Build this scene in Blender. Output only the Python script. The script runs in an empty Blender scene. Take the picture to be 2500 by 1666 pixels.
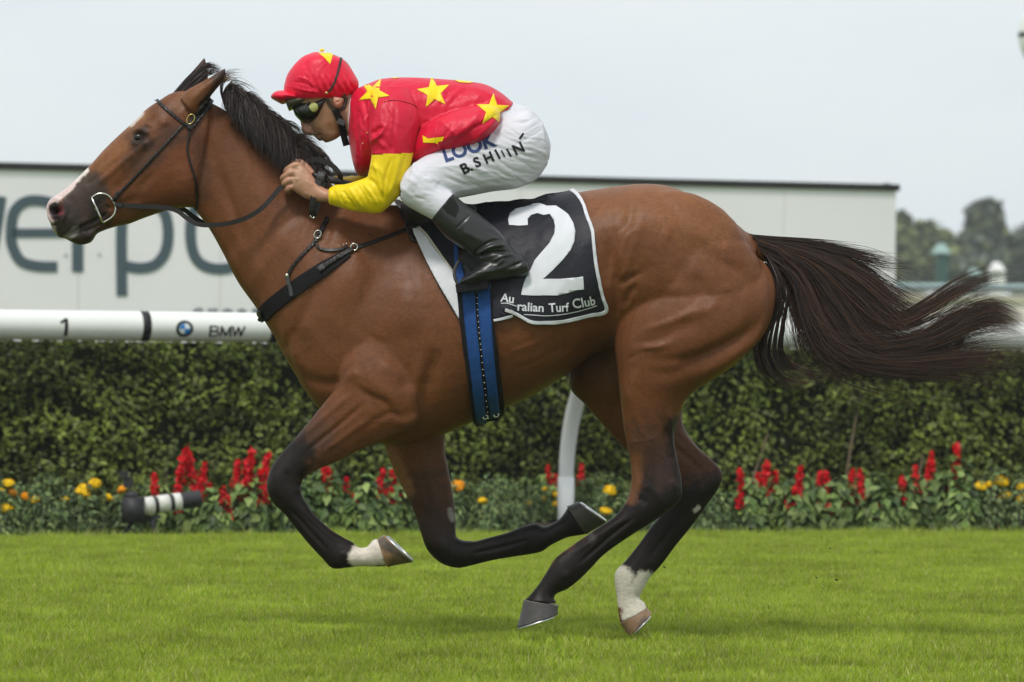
import bpy, bmesh, math, random
import numpy as np
from mathutils import Vector, Matrix, noise
from mathutils.bvhtree import BVHTree

random.seed(7); rng = np.random.default_rng(7)
S = bpy.context.scene
COL = S.collection
R = math.radians

# ------------------------------------------------------------------ camera
D = 16.0; CZ = 0.93; F = 737.0 * D            # focal length in photo pixels (2500 wide)
PITCH = math.atan(57 / F); ROLL = R(0.5)
cam_d = bpy.data.cameras.new('camera'); cam = bpy.data.objects.new('camera', cam_d); COL.objects.link(cam)
cam_d.sensor_width = 36; cam_d.lens = 36 * F / 2500
CM = Matrix.Rotation(math.pi / 2 + PITCH, 3, 'X') @ Matrix.Rotation(ROLL, 3, 'Z')
cam.matrix_world = Matrix.Translation((0, -D, CZ)) @ CM.to_4x4()
cam_d.clip_start = 1; cam_d.clip_end = 3000
cam_d.dof.use_dof = True; cam_d.dof.focus_distance = D - 0.15; cam_d.dof.aperture_fstop = 6.2
S.camera = cam
CMn = np.array(CM); CL = np.array([0, -D, CZ])

# ------------------------------------------------------------------ world, sun, exposure
w = bpy.data.worlds.new('World'); S.world = w; w.use_nodes = True
nt = w.node_tree; nt.nodes.clear()
SUN_EL, SUN_AZ = 58, 205                    # azimuth of the sun, clockwise from +Y
out = nt.nodes.new('ShaderNodeOutputWorld'); bg = nt.nodes.new('ShaderNodeBackground')
sky = nt.nodes.new('ShaderNodeTexSky'); sky.sky_type = 'NISHITA'; sky.sun_disc = False
sky.sun_elevation = R(SUN_EL); sky.sun_rotation = R(SUN_AZ); sky.air_density = 1.0; sky.dust_density = 2.0
tc = nt.nodes.new('ShaderNodeTexCoord'); mp = nt.nodes.new('ShaderNodeMapping'); mp.inputs['Scale'].default_value = (2.2, 2.2, 9)
ns = nt.nodes.new('ShaderNodeTexNoise'); ns.inputs['Scale'].default_value = 2.0; ns.inputs['Detail'].default_value = 6; ns.inputs['Roughness'].default_value = .55
cr = nt.nodes.new('ShaderNodeValToRGB')
cr.color_ramp.elements[0].position = .3; cr.color_ramp.elements[0].color = (6.7, 7.55, 8.05, 1)
cr.color_ramp.elements[1].position = .72; cr.color_ramp.elements[1].color = (8.35, 8.75, 8.8, 1)
mx = nt.nodes.new('ShaderNodeMix'); mx.data_type = 'RGBA'; mx.inputs[0].default_value = .93
nt.links.new(tc.outputs['Generated'], mp.inputs[0]); nt.links.new(mp.outputs[0], ns.inputs['Vector'])
nt.links.new(ns.outputs['Fac'], cr.inputs[0])
nt.links.new(sky.outputs[0], mx.inputs[6]); nt.links.new(cr.outputs[0], mx.inputs[7])
nt.links.new(mx.outputs[2], bg.inputs[0]); bg.inputs[1].default_value = 0.0735
nt.links.new(bg.outputs[0], out.inputs[0])
sd = bpy.data.lights.new('sun', 'SUN'); sd.energy = 1.5; sd.angle = R(11); sd.color = (1, .96, .90)
so = bpy.data.objects.new('sun', sd); COL.objects.link(so)
az = R(SUN_AZ); sv = Vector((math.sin(az) * math.cos(R(SUN_EL)), math.cos(az) * math.cos(R(SUN_EL)), math.sin(R(SUN_EL))))
so.rotation_euler = sv.to_track_quat('Z', 'Y').to_euler(); so.location = sv * 30
S.view_settings.view_transform = 'Standard'; S.view_settings.look = 'None'
S.view_settings.exposure = 0.64; S.view_settings.gamma = 1; S.view_settings.use_curve_mapping = False
S.cycles.max_bounces = 6; S.cycles.diffuse_bounces = 3; S.cycles.transparent_max_bounces = 8

# ------------------------------------------------------------------ projection helpers (photo pixel <-> place)
def raydir(px, py):
    v = CMn @ np.array([(px - 1250) / F, (833 - py) / F, -1.0]); return v
def W(px, py, y=0.0):
    d = raydir(px, py); t = (y + D) / d[1]; return CL + d * t
def project(co):
    q = (co - CL) @ CMn; return np.stack([1250 + q[:, 0] / -q[:, 2] * F, 833 - q[:, 1] / -q[:, 2] * F], 1)
def on_line(px, py, y0, sl):                # point on the upright plane y = y0 + sl*x
    d = raydir(px, py); t = (y0 + D) / (d[1] - sl * d[0]); return CL + d * t

# ------------------------------------------------------------------ mesh helpers
def new_mesh(name, co, faces, smooth=True):
    me = bpy.data.meshes.new(name)
    me.from_pydata([tuple(c) for c in co], [], [tuple(f) for f in faces]); me.update()
    if smooth: me.polygons.foreach_set('use_smooth', [True] * len(me.polygons))
    return me
def obj(name, me, mat=None, parent=None, **kw):
    o = bpy.data.objects.new(name, me); COL.objects.link(o)
    if mat is not None: me.materials.clear(); me.materials.append(mat)
    if parent is not None: o.parent = parent
    for k, v in kw.items(): o[k] = v
    return o
def thing(name, loc, label, cat, group=None):
    o = bpy.data.objects.new(name, None); COL.objects.link(o); o.location = loc; o.empty_display_size = .1
    o['label'] = label; o['category'] = cat
    if group: o['group'] = group
    return o
def adopt(parent, o):                       # child keeps world place
    o.parent = parent; o.matrix_parent_inverse = Matrix.Translation(-Vector(parent.location))
def tri_mesh(name, co, faces_np, smooth=True, cols=None):
    """fast mesh from numpy arrays of equal-sized faces"""
    me = bpy.data.meshes.new(name); n = len(co); k = faces_np.shape[1]; m = len(faces_np)
    me.vertices.add(n); me.vertices.foreach_set('co', np.asarray(co, np.float32).ravel())
    me.loops.add(m * k); me.loops.foreach_set('vertex_index', faces_np.astype(np.int32).ravel())
    me.polygons.add(m); me.polygons.foreach_set('loop_start', np.arange(0, m * k, k, dtype=np.int32))
    me.update(calc_edges=True)
    me.polygons.foreach_set('use_smooth', np.full(m, smooth))
    if cols is not None: set_col(me, cols)
    return me
def set_col(me, cols, name='col'):
    a = me.color_attributes.get(name) or me.color_attributes.new(name, 'FLOAT_COLOR', 'POINT')
    c = np.ones((len(me.vertices), 4), np.float32); c[:, :3] = cols; a.data.foreach_set('color', c.ravel())

def catmull(P, n):
    P = np.asarray(P, float); m = len(P)
    if m == 2: t = np.linspace(0, 1, n)[:, None]; return P[0] * (1 - t) + P[1] * t
    Q = np.vstack([2 * P[0] - P[1], P, 2 * P[-1] - P[-2]]); T = np.linspace(0, m - 1, n); r = []
    for t in T:
        i = min(int(t), m - 2); f = t - i; a, b, c, d = Q[i], Q[i + 1], Q[i + 2], Q[i + 3]
        r.append(.5 * ((2 * b) + (c - a) * f + (2 * a - 5 * b + 4 * c - d) * f * f + (3 * b - a - 3 * c + d) * f ** 3))
    return np.array(r)

def loft(st, y=0.0, nseg=28, sub=5, inset=0.0):
    """st: rows (ax, ay, bx, by, w[, yc[, e_top, e_bot[, shift]]]); a and b are outline points in the photo, w the half depth in metres"""
    rows = []
    for s in st:
        s = list(s); s += [y, 2.0, 2.0, 0.0][len(s) - 5:] if len(s) < 9 else []
        rows.append(s)
    Q = catmull(rows, (len(rows) - 1) * sub + 1); co = []; faces = []
    th = np.linspace(0, 2 * math.pi, nseg, endpoint=False)
    for q in Q:
        yc = q[5]; a = W(q[0], q[1], yc); b = W(q[2], q[3], yc); m = (a + b) / 2; u = (a - b) / 2
        L = np.linalg.norm(u) + 1e-9; u = u * max((L - inset) / L, .15); wd = max(q[4] - inset, .004)
        c = np.cos(th); s_ = np.sin(th); e = np.where(c > 0, q[6], q[7])
        cc = np.sign(c) * np.abs(c) ** (2 / e); ss = np.sign(s_) * np.abs(s_) ** (2 / e)
        cc = cc + q[8] * (1 - cc ** 2)
        ring = m[None] + cc[:, None] * u[None] + ss[:, None] * np.array([0, wd, 0])[None]
        co.append(ring)
    n = len(Q); co = np.vstack(co)
    for i in range(n - 1):
        for j in range(nseg):
            k = (j + 1) % nseg; faces.append((i * nseg + j, i * nseg + k, (i + 1) * nseg + k, (i + 1) * nseg + j))
    c0 = co[:nseg].mean(0); c1 = co[-nseg:].mean(0); co = np.vstack([co, c0, c1]); N = len(co)
    for j in range(nseg):
        k = (j + 1) % nseg; faces.append((N - 2, k, j)); faces.append((N - 1, (n - 1) * nseg + j, (n - 1) * nseg + k))
    return co, faces
def tube(pts, rad, nseg=10, n=None, flat=1.0, side=None):
    """closed tube along 3D pts; rad per point; flat<1 squashes along the second axis"""
    P = np.asarray(pts, float); rad = np.asarray(rad, float) if np.ndim(rad) else np.full(len(P), rad)
    n = n or max(2, (len(P) - 1) * 4 + 1)
    C = catmull(P, n); rr = np.interp(np.linspace(0, 1, n), np.linspace(0, 1, len(P)), rad)
    T = np.gradient(C, axis=0); T /= np.linalg.norm(T, axis=1)[:, None] + 1e-12
    up = np.array(side if side is not None else (0, 1, 0), float)
    co = []; th = np.linspace(0, 2 * math.pi, nseg, endpoint=False)
    for c, t, r_ in zip(C, T, rr):
        u = up - t * (up @ t)
        if np.linalg.norm(u) < 1e-3: u = np.array([0, 0, 1.0]) - t * t[2]
        u /= np.linalg.norm(u); v = np.cross(t, u)
        co.append(c + r_ * (np.cos(th)[:, None] * v + flat * np.sin(th)[:, None] * u))
    co = np.vstack(co); faces = []
    for i in range(n - 1):
        for j in range(nseg):
            k = (j + 1) % nseg; faces.append((i * nseg + j, i * nseg + k, (i + 1) * nseg + k, (i + 1) * nseg + j))
    faces.append(tuple(range(nseg))[::-1]); faces.append(tuple((n - 1) * nseg + j for j in range(nseg)))
    return co, faces
def ellipsoid(c, r, rot=None, n=16):
    bm = bmesh.new(); bmesh.ops.create_uvsphere(bm, u_segments=n * 2, v_segments=n, radius=1)
    co = np.array([v.co for v in bm.verts]); f = [tuple(v.index for v in fc.verts) for fc in bm.faces]; bm.free()
    co = co * np.array(r)
    if rot is not None: co = co @ np.array(rot).T
    return co + np.array(c), f
def box(c, h, rot=None):
    co = np.array([(x, y, z) for x in (-1, 1) for y in (-1, 1) for z in (-1, 1)], float) * np.array(h)
    if rot is not None: co = co @ np.array(rot).T
    f = [(0, 1, 3, 2), (4, 6, 7, 5), (0, 4, 5, 1), (2, 3, 7, 6), (0, 2, 6, 4), (1, 5, 7, 3)]
    return co + np.array(c), f
def merge(parts):
    co = []; fs = []; o = 0
    for c, f in parts:
        co.append(c); fs += [tuple(i + o for i in q) for q in f]; o += len(c)
    return np.vstack(co), fs
def bevel_mesh(name, cf, width, segs=2):
    me = new_mesh(name, *cf, smooth=True); bm = bmesh.new(); bm.from_mesh(me)
    bmesh.ops.recalc_face_normals(bm, faces=bm.faces)
    bmesh.ops.bevel(bm, geom=list(bm.edges), offset=width, segments=segs, affect='EDGES', profile=.5)
    bm.to_mesh(me); bm.free(); return me

def voxel(parts, vs):
    """one continuous surface round overlapping closed solids"""
    co, fs = merge(parts); me = new_mesh('tmp', co, fs, False)
    bm = bmesh.new(); bm.from_mesh(me)
    bmesh.ops.recalc_face_normals(bm, faces=bm.faces); bm.to_mesh(me); bm.free()
    o = bpy.data.objects.new('tmp', me); COL.objects.link(o)
    m = o.modifiers.new('r', 'REMESH'); m.mode = 'VOXEL'; m.voxel_size = vs; m.adaptivity = 0
    dg = bpy.context.evaluated_depsgraph_get(); ev = o.evaluated_get(dg); em = ev.to_mesh()
    n = len(em.vertices); c = np.empty(n * 3, np.float32); em.vertices.foreach_get('co', c)
    l = np.empty(len(em.loops), np.int32); em.loops.foreach_get('vertex_index', l)
    tot = np.empty(len(em.polygons), np.int32); em.polygons.foreach_get('loop_total', tot)
    assert (tot == 4).all()
    ev.to_mesh_clear(); bpy.data.objects.remove(o); bpy.data.meshes.remove(me)
    return c.reshape(-1, 3).astype(float), l.reshape(-1, 4)
def edges_of(f):
    e = np.vstack([f[:, [0, 1]], f[:, [1, 2]], f[:, [2, 3]], f[:, [3, 0]]]); e.sort(1); return np.unique(e, axis=0)
def smooth(co, e, it, lam=.6, mu=-.62, wt=None):
    n = len(co); i = np.concatenate([e[:, 0], e[:, 1]]); j = np.concatenate([e[:, 1], e[:, 0]])
    deg = np.maximum(np.bincount(i, minlength=n), 1)[:, None]
    for k in range(it):
        for f in (lam, mu):
            if f == 0: continue
            avg = np.stack([np.bincount(i, co[j, a], minlength=n) for a in range(3)], 1) / deg
            d = (avg - co) * f
            co = co + (d if wt is None else d * wt[:, None])
    return co
def vnormals(co, f):
    n = np.cross(co[f[:, 2]] - co[f[:, 0]], co[f[:, 3]] - co[f[:, 1]]); r = np.zeros_like(co)
    for a in range(3):
        for k in range(4): r[:, a] += np.bincount(f[:, k], n[:, a], minlength=len(co))
    return r / (np.linalg.norm(r, axis=1)[:, None] + 1e-12)
def polydist(p, line):
    """distance (and 0..1 position) of pixels p to a smooth polyline"""
    L = np.asarray(line, float)
    if len(L) == 1: return np.linalg.norm(p - L[0], axis=1), np.zeros(len(p))
    L = catmull(L, (len(L) - 1) * 4 + 1) if len(L) > 2 else L
    best = np.full(len(p), 1e9); tt = np.zeros(len(p))
    for k in range(len(L) - 1):
        a, b = L[k], L[k + 1]; ab = b - a; t = np.clip(((p - a) @ ab) / (ab @ ab + 1e-9), 0, 1)
        d = np.linalg.norm(p - a - t[:, None] * ab, axis=1); m = d < best
        best = np.where(m, d, best); tt = np.where(m, (k + t) / (len(L) - 1), tt)
    return best, tt
def sculpt(co, f, strokes):
    """strokes: (polyline px, radius px, height m, (ymin, ymax)); raises or hollows along the surface normal, both flanks alike when sym"""
    n = vnormals(co, f); p = project(co); disp = np.zeros(len(co))
    for s in strokes:
        line, r_, h = s[0], s[1], s[2]; yr = s[3] if len(s) > 3 else (-9, 9)
        L = np.asarray(line, float); mm = r_ * 2.6
        sel = np.where((p[:, 0] > L[:, 0].min() - mm) & (p[:, 0] < L[:, 0].max() + mm) & (p[:, 1] > L[:, 1].min() - mm) & (p[:, 1] < L[:, 1].max() + mm) & (co[:, 1] > yr[0]) & (co[:, 1] < yr[1]))[0]
        if not len(sel): continue
        d, t = polydist(p[sel], line)
        fade = np.clip(np.minimum(t, 1 - t) * (5 if r_ < 9 else 2.8) + .06, 0, 1) if len(L) > 1 else 1
        disp[sel] += h * np.exp(-(d / r_) ** 2) * fade * np.clip(np.abs(n[sel, 1]) * 1.6, 0, 1)
    return co + n * disp[:, None]
def paint(cols, co, strokes):
    p = project(co)
    for s in strokes:
        line, r_, soft, c, al = s[:5]; yr = s[5] if len(s) > 5 else (-9, 9)
        L = np.asarray(line, float); mm = r_ + soft
        sel = np.where((p[:, 0] > L[:, 0].min() - mm) & (p[:, 0] < L[:, 0].max() + mm) & (p[:, 1] > L[:, 1].min() - mm) & (p[:, 1] < L[:, 1].max() + mm) & (co[:, 1] > yr[0]) & (co[:, 1] < yr[1]))[0]
        if not len(sel): continue
        d, t = polydist(p[sel], line); jit = np.array([noise.noise(Vector(q) * 38) + .7 * noise.noise(Vector(q) * 110) for q in co[sel]]) * max(soft * .5, 3)
        a = al * np.clip(1 - (d + jit - r_) / soft, 0, 1); a = a * a * (3 - 2 * a) / max(al, 1e-6) if al == 1 else a
        cols[sel] = cols[sel] * (1 - a[:, None]) + np.array(c) * a[:, None]
    return cols
def bvh_of(*meshes):
    vs = []; fs = []; o = 0
    for me in meshes:
        n = len(me.vertices); c = np.empty(n * 3, np.float32); me.vertices.foreach_get('co', c)
        vs.append(c.reshape(-1, 3)); fs += [tuple(i + o for i in p.vertices) for p in me.polygons]; o += n
    return BVHTree.FromPolygons([tuple(v) for v in np.vstack(vs)], fs)
def drape(bvh, px, py, off, yf=0.0):
    d = Vector(raydir(px, py)).normalized()
    h = bvh.ray_cast(Vector(CL), d, 40)
    if h[0] is None:
        q = Vector(W(px, py, yf)); n = bvh.find_nearest(q)
        return n[0] + n[1].normalized() * off
    nn = (h[1] - d * .6).normalized(); return h[0] + nn * off

def shape_mesh(polys=None, text=None, grid=8.0, spacing=1.0, shear=0, bold=0):
    """2D outline(s) or lettering -> triangulated bmesh cut on a grid"""
    if text is not None:
        cu = bpy.data.curves.new('t', 'FONT'); cu.body = text; cu.size = 1; cu.space_character = spacing; cu.shear = shear; cu.offset = bold
        cu.resolution_u = 4
    else:
        cu = bpy.data.curves.new('t', 'CURVE'); cu.dimensions = '2D'; cu.fill_mode = 'BOTH'
        for P in polys:
            s = cu.splines.new('POLY'); s.points.add(len(P) - 1); s.use_cyclic_u = True
            for k, q in enumerate(P): s.points[k].co = (q[0], q[1], 0, 1)
    o = bpy.data.objects.new('t', cu); COL.objects.link(o)
    dg = bpy.context.evaluated_depsgraph_get(); me = bpy.data.meshes.new_from_object(o.evaluated_get(dg))
    bpy.data.objects.remove(o); bpy.data.curves.remove(cu)
    bm = bmesh.new(); bm.from_mesh(me); bpy.data.meshes.remove(me)
    bmesh.ops.remove_doubles(bm, verts=bm.verts, dist=1e-4)
    return bm
def grid_cut(bm, g):
    xs = [v.co.x for v in bm.verts]; ys = [v.co.y for v in bm.verts]
    for a, (lo, hi) in enumerate(((min(xs), max(xs)), (min(ys), max(ys)))):
        k = math.floor(lo / g) + 1
        while k * g < hi:
            co = Vector((k * g, 0, 0)) if a == 0 else Vector((0, k * g, 0)); no = Vector((1, 0, 0)) if a == 0 else Vector((0, 1, 0))
            bmesh.ops.bisect_plane(bm, geom=list(bm.verts) + list(bm.edges) + list(bm.faces), plane_co=co, plane_no=no, dist=1e-5); k += 1
def decal(name, bvh, mat, parent, polys=None, text=None, affine=None, grid=8, off=.0015, thick=0, wr=None, spacing=1.0, shear=0, bold=0, place=None, smooth_=True):
    bm = shape_mesh(polys, text, spacing=spacing, shear=shear, bold=bold)
    if affine is not None:                       # (ox, oy, scale_x, scale_y, angle deg)
        ox, oy, sx, sy, an = affine; ca, sa = math.cos(R(an)), math.sin(R(an))
        for v in bm.verts:
            x, y = v.co.x * sx, -v.co.y * sy; v.co = (ox + x * ca - y * sa, oy + x * sa + y * ca, 0)
    grid_cut(bm, grid)
    for v in bm.verts:
        px, py = v.co.x, v.co.y
        o_ = off + (wr(px, py) if wr else 0)
        v.co = Vector(place(px, py)) if place else drape(bvh, px, py, o_)
    # normals towards the camera side
    bm.normal_update()
    for fc in bm.faces:
        if fc.normal.dot(fc.calc_center_median() - Vector(CL)) > 0: fc.normal_flip()
    me = bpy.data.meshes.new(name); bm.to_mesh(me); bm.free()
    me.polygons.foreach_set('use_smooth', [smooth_] * len(me.polygons))
    o = obj(name, me, mat)
    if thick:
        m = o.modifiers.new('s', 'SOLIDIFY'); m.thickness = thick; m.offset = -1 if thick > 0 else 1
    if parent is not None: adopt(parent, o)
    return o
def band(line, wd):
    """pixel polygon round a polyline; wd number or per-point list"""
    L = np.asarray(line, float); n = (len(L) - 1) * 6 + 1; C = catmull(L, n) if len(L) > 2 else L
    w_ = np.interp(np.linspace(0, 1, len(C)), np.linspace(0, 1, len(L)), wd if np.ndim(wd) else [wd] * len(L)) / 2
    T = np.gradient(C, axis=0) if len(C) > 2 else np.repeat((C[1] - C[0])[None], 2, 0)
    T /= np.linalg.norm(T, axis=1)[:, None]; N = np.stack([-T[:, 1], T[:, 0]], 1)
    return [tuple(q) for q in C + N * w_[:, None]] + [tuple(q) for q in (C - N * w_[:, None])[::-1]]
def star(cx, cy, r1, r2, rot):
    return [(cx + (r1 if k % 2 == 0 else r2) * math.sin(R(rot + k * 36)), cy - (r1 if k % 2 == 0 else r2) * math.cos(R(rot + k * 36))) for k in range(10)]
def wood_strap(name, pts, width, thick, mat, parent, n=None, up=(0, 0, 1)):
    """free strap along 3D points: a flat band"""
    P = np.asarray(pts, float); n = n or (len(P) - 1) * 8 + 1; C = catmull(P, n)
    T = np.gradient(C, axis=0); T /= np.linalg.norm(T, axis=1)[:, None]; co = []; faces = []
    for c, t in zip(C, T):
        b = np.cross(t, np.array([0, 1.0, 0])); b /= np.linalg.norm(b) + 1e-9; d = np.cross(b, t)
        for s_, q in ((-1, -1), (1, -1), (1, 1), (-1, 1)): co.append(c + b * s_ * width / 2 + d * q * thick / 2)
    for i in range(n - 1):
        for j in range(4): k = (j + 1) % 4; faces.append((i * 4 + j, i * 4 + k, (i + 1) * 4 + k, (i + 1) * 4 + j))
    faces.append((0, 1, 2, 3)); faces.append((4 * n - 1, 4 * n - 2, 4 * n - 3, 4 * n - 4))
    o = obj(name, new_mesh(name, co, faces, False), mat)
    if parent is not None: adopt(parent, o)
    return o
def put(name, cf, mat, parent, smooth_=True, **kw):
    me = new_mesh(name, cf[0], cf[1], smooth_); bm = bmesh.new(); bm.from_mesh(me)
    bmesh.ops.recalc_face_normals(bm, faces=bm.faces); bm.to_mesh(me); bm.free()
    o = obj(name, me, mat, **kw)
    if parent is not None: adopt(parent, o)
    return o

# ------------------------------------------------------------------ materials
def mat(name, color=(.5, .5, .5), rough=.5, spec=.5, metal=0, bump=None, vary=None, attr=False, sheen=0, trans=None, coat=0):
    """bump=(scale, strength, stretch) ; vary=(scale, amount)"""
    m = bpy.data.materials.new(name); m.use_nodes = True; t = m.node_tree; b = t.nodes['Principled BSDF']
    b.inputs['Base Color'].default_value = (*color, 1); b.inputs['Roughness'].default_value = rough
    b.inputs['Specular IOR Level'].default_value = spec; b.inputs['Metallic'].default_value = metal
    if sheen: b.inputs['Sheen Weight'].default_value = sheen; b.inputs['Sheen Roughness'].default_value = .5
    if coat: b.inputs['Coat Weight'].default_value = coat; b.inputs['Coat Roughness'].default_value = .25
    src = None
    if attr:
        a = t.nodes.new('ShaderNodeAttribute'); a.attribute_name = 'col'; src = a.outputs['Color']
    tcn = t.nodes.new('ShaderNodeTexCoord')
    if vary:
        n = t.nodes.new('ShaderNodeTexNoise'); n.inputs['Scale'].default_value = vary[0]; n.inputs['Detail'].default_value = 5; n.inputs['Roughness'].default_value = .6
        t.links.new(tcn.outputs['Object'], n.inputs['Vector'])
        mr = t.nodes.new('ShaderNodeMapRange'); mr.inputs[1].default_value = .25; mr.inputs[2].default_value = .75
        mr.inputs[3].default_value = 1 - vary[1]; mr.inputs[4].default_value = 1 + vary[1]; t.links.new(n.outputs['Fac'], mr.inputs[0])
        v = t.nodes.new('ShaderNodeVectorMath'); v.operation = 'SCALE'
        if src: t.links.new(src, v.inputs[0])
        else: v.inputs[0].default_value = color
        t.links.new(mr.outputs[0], v.inputs['Scale']); src = v.outputs[0]
    if src: t.links.new(src, b.inputs['Base Color'])
    if bump:
        mpn = t.nodes.new('ShaderNodeMapping'); st = bump[2] if len(bump) > 2 else (1, 1, 1); mpn.inputs['Scale'].default_value = st
        n2 = t.nodes.new('ShaderNodeTexNoise'); n2.inputs['Scale'].default_value = bump[0]; n2.inputs['Detail'].default_value = 6; n2.inputs['Roughness'].default_value = .6
        t.links.new(tcn.outputs['Object'], mpn.inputs[0]); t.links.new(mpn.outputs[0], n2.inputs['Vector'])
        bp = t.nodes.new('ShaderNodeBump'); bp.inputs['Strength'].default_value = bump[1]; bp.inputs['Distance'].default_value = bump[3] if len(bump) > 3 else .002
        t.links.new(n2.outputs['Fac'], bp.inputs['Height']); t.links.new(bp.outputs[0], b.inputs['Normal'])
    if trans:                                   # thin leaf: part diffuse, part translucent
        tr = t.nodes.new('ShaderNodeBsdfTranslucent'); ms = t.nodes.new('ShaderNodeMixShader'); ms.inputs[0].default_value = trans
        if src: t.links.new(src, tr.inputs[0])
        else: tr.inputs[0].default_value = (*color, 1)
        t.links.new(b.outputs[0], ms.inputs[1]); t.links.new(tr.outputs[0], ms.inputs[2]); t.links.new(ms.outputs[0], t.nodes['Material Output'].inputs[0])
    return m
# ================================================================== THE SETTING
SL = .385                                        # rail, bed and hedge all recede to the right
BED0, RAIL0, POST0, HEDGE0 = 9.75, 11.75, 12.2, 13.0
NL = np.array([SL, -1, 0]) / math.hypot(SL, 1); DL = np.array([1, SL, 0]) / math.hypot(SL, 1)
ANG = math.atan(SL)
M_soil = mat('dark_soil', (.035, .025, .017), .95, .2, bump=(40, .8, (1, 1, 1), .01), vary=(12, .3))
M_turf = mat('turf_ground', (.11, .18, .022), .95, .1, vary=(1.7, .25), bump=(60, .7, (1, 1, 1), .01))
M_grass = mat('grass_blade', rough=.5, spec=.18, attr=True, vary=(1.1, .24), trans=.45)
_t = M_grass.node_tree; _nz = [x for x in _t.nodes if x.type == 'TEX_NOISE'][0]; _mr = [x for x in _t.nodes if x.type == 'MAP_RANGE'][0]; _vs = [x for x in _t.nodes if x.type == 'VECT_MATH'][0]
_g = _t.nodes.new('ShaderNodeNewGeometry'); _t.links.new(_g.outputs['Position'], _nz.inputs['Vector']); _nz.inputs['Scale'].default_value = 1.3; _mr.inputs[3].default_value = .72; _mr.inputs[4].default_value = 1.22
_n2 = _t.nodes.new('ShaderNodeTexNoise'); _n2.inputs['Scale'].default_value = 7; _n2.inputs['Detail'].default_value = 4; _t.links.new(_g.outputs['Position'], _n2.inputs['Vector'])
_m2 = _t.nodes.new('ShaderNodeMapRange'); _m2.inputs[1].default_value = .3; _m2.inputs[2].default_value = .7; _m2.inputs[3].default_value = .78; _m2.inputs[4].default_value = 1.2; _t.links.new(_n2.outputs['Fac'], _m2.inputs[0])
_ml = _t.nodes.new('ShaderNodeMath'); _ml.operation = 'MULTIPLY'; _t.links.new(_mr.outputs[0], _ml.inputs[0]); _t.links.new(_m2.outputs[0], _ml.inputs[1]); _t.links.new(_ml.outputs[0], _vs.inputs['Scale'])
g = bpy.data.meshes.new('ground'); g.from_pydata([(-400, -40, 0), (400, -40, 0), (400, 700, 0), (-400, 700, 0)], [], [(0, 1, 2, 3)])
obj('ground', g, M_turf, kind='structure')
def strip(name, y0, y1, z, m, x0=-9, x1=12):
    me = new_mesh(name, [(x0, y0 + SL * x0, z), (x1, y0 + SL * x1, z), (x1, y1 + SL * x1, z), (x0, y1 + SL * x0, z)], [(0, 1, 2, 3)], False)
    return obj(name, me, m, kind='structure')
strip('flower_bed_soil', BED0 + .05, HEDGE0 + 1.2, .006, M_soil)

# turf: one patch of blades, instanced over the track by geometry nodes
def turf(name, pts, blades, size, h, wd, rnd, shades, label):
    rg = np.random.default_rng(rnd); n = blades
    x = rg.uniform(-size / 2, size / 2, n); y = rg.uniform(-size / 2, size / 2, n); a = rg.uniform(0, 6.283, n)
    H = h * rg.uniform(.55, 1.15, n); lean = H * rg.uniform(.1, .75, n); la = rg.uniform(0, 6.283, n); wv = wd * rg.uniform(.7, 1.3, n)
    sx, sy = np.cos(a) * wv / 2, np.sin(a) * wv / 2; lx, ly = np.cos(la) * lean, np.sin(la) * lean
    z0 = np.zeros(n)
    P = np.stack([np.stack([x - sx, y - sy, z0], 1), np.stack([x + sx, y + sy, z0], 1),
                  np.stack([x + sx * .8 + lx * .35, y + sy * .8 + ly * .35, H * .6], 1), np.stack([x - sx * .8 + lx * .35, y - sy * .8 + ly * .35, H * .6], 1),
                  np.stack([x + lx, y + ly, H], 1)], 1).reshape(-1, 3)
    b = np.arange(n) * 5
    F = np.concatenate([np.stack([b, b + 1, b + 2], 1), np.stack([b, b + 2, b + 3], 1), np.stack([b + 3, b + 2, b + 4], 1)])
    sh = np.array(shades)[rg.integers(len(shades), size=n)] * rg.uniform(.75, 1.25, (n, 1)); cl = np.repeat(sh, 5, 0)
    allc = np.vstack([P, pts]); me = tri_mesh(name, allc, F, True, np.vstack([cl, np.ones((len(pts), 3))]))
    fl = me.attributes.new('seed_point', 'FLOAT', 'POINT'); v = np.zeros(len(allc), np.float32); v[len(P):] = 1; fl.data.foreach_set('value', v)
    o = obj(name, me, M_grass, kind='stuff', label=label)
    ng = bpy.data.node_groups.new(name + '_nodes', 'GeometryNodeTree')
    ng.interface.new_socket('Geometry', in_out='INPUT', socket_type='NodeSocketGeometry'); ng.interface.new_socket('Geometry', in_out='OUTPUT', socket_type='NodeSocketGeometry')
    N = ng.nodes.new; gi = N('NodeGroupInput'); go = N('NodeGroupOutput'); sg = N('GeometryNodeSeparateGeometry'); na = N('GeometryNodeInputNamedAttribute'); na.data_type = 'FLOAT'; na.inputs[0].default_value = 'seed_point'
    ip = N('GeometryNodeInstanceOnPoints'); rv = N('FunctionNodeRandomValue'); rv.data_type = 'FLOAT_VECTOR'; rv.inputs[0].default_value = (-.08, -.08, 0); rv.inputs[1].default_value = (.08, .08, 6.283)
    rs = N('FunctionNodeRandomValue'); rs.data_type = 'FLOAT_VECTOR'; rs.inputs[0].default_value = (.9, .9, .75); rs.inputs[1].default_value = (1.1, 1.1, 1.2); rs.inputs['Seed'].default_value = 3
    L = ng.links.new; L(gi.outputs[0], sg.inputs[0]); L(na.outputs[0], sg.inputs[1]); L(sg.outputs[0], ip.inputs['Points']); L(sg.outputs[1], ip.inputs['Instance'])
    L(rv.outputs[0], ip.inputs['Rotation']); L(rs.outputs[0], ip.inputs['Scale']); L(ip.outputs[0], go.inputs[0])
    o.modifiers.new('scatter', 'NODES').node_group = ng
    return o
rg = np.random.default_rng(2)
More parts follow.
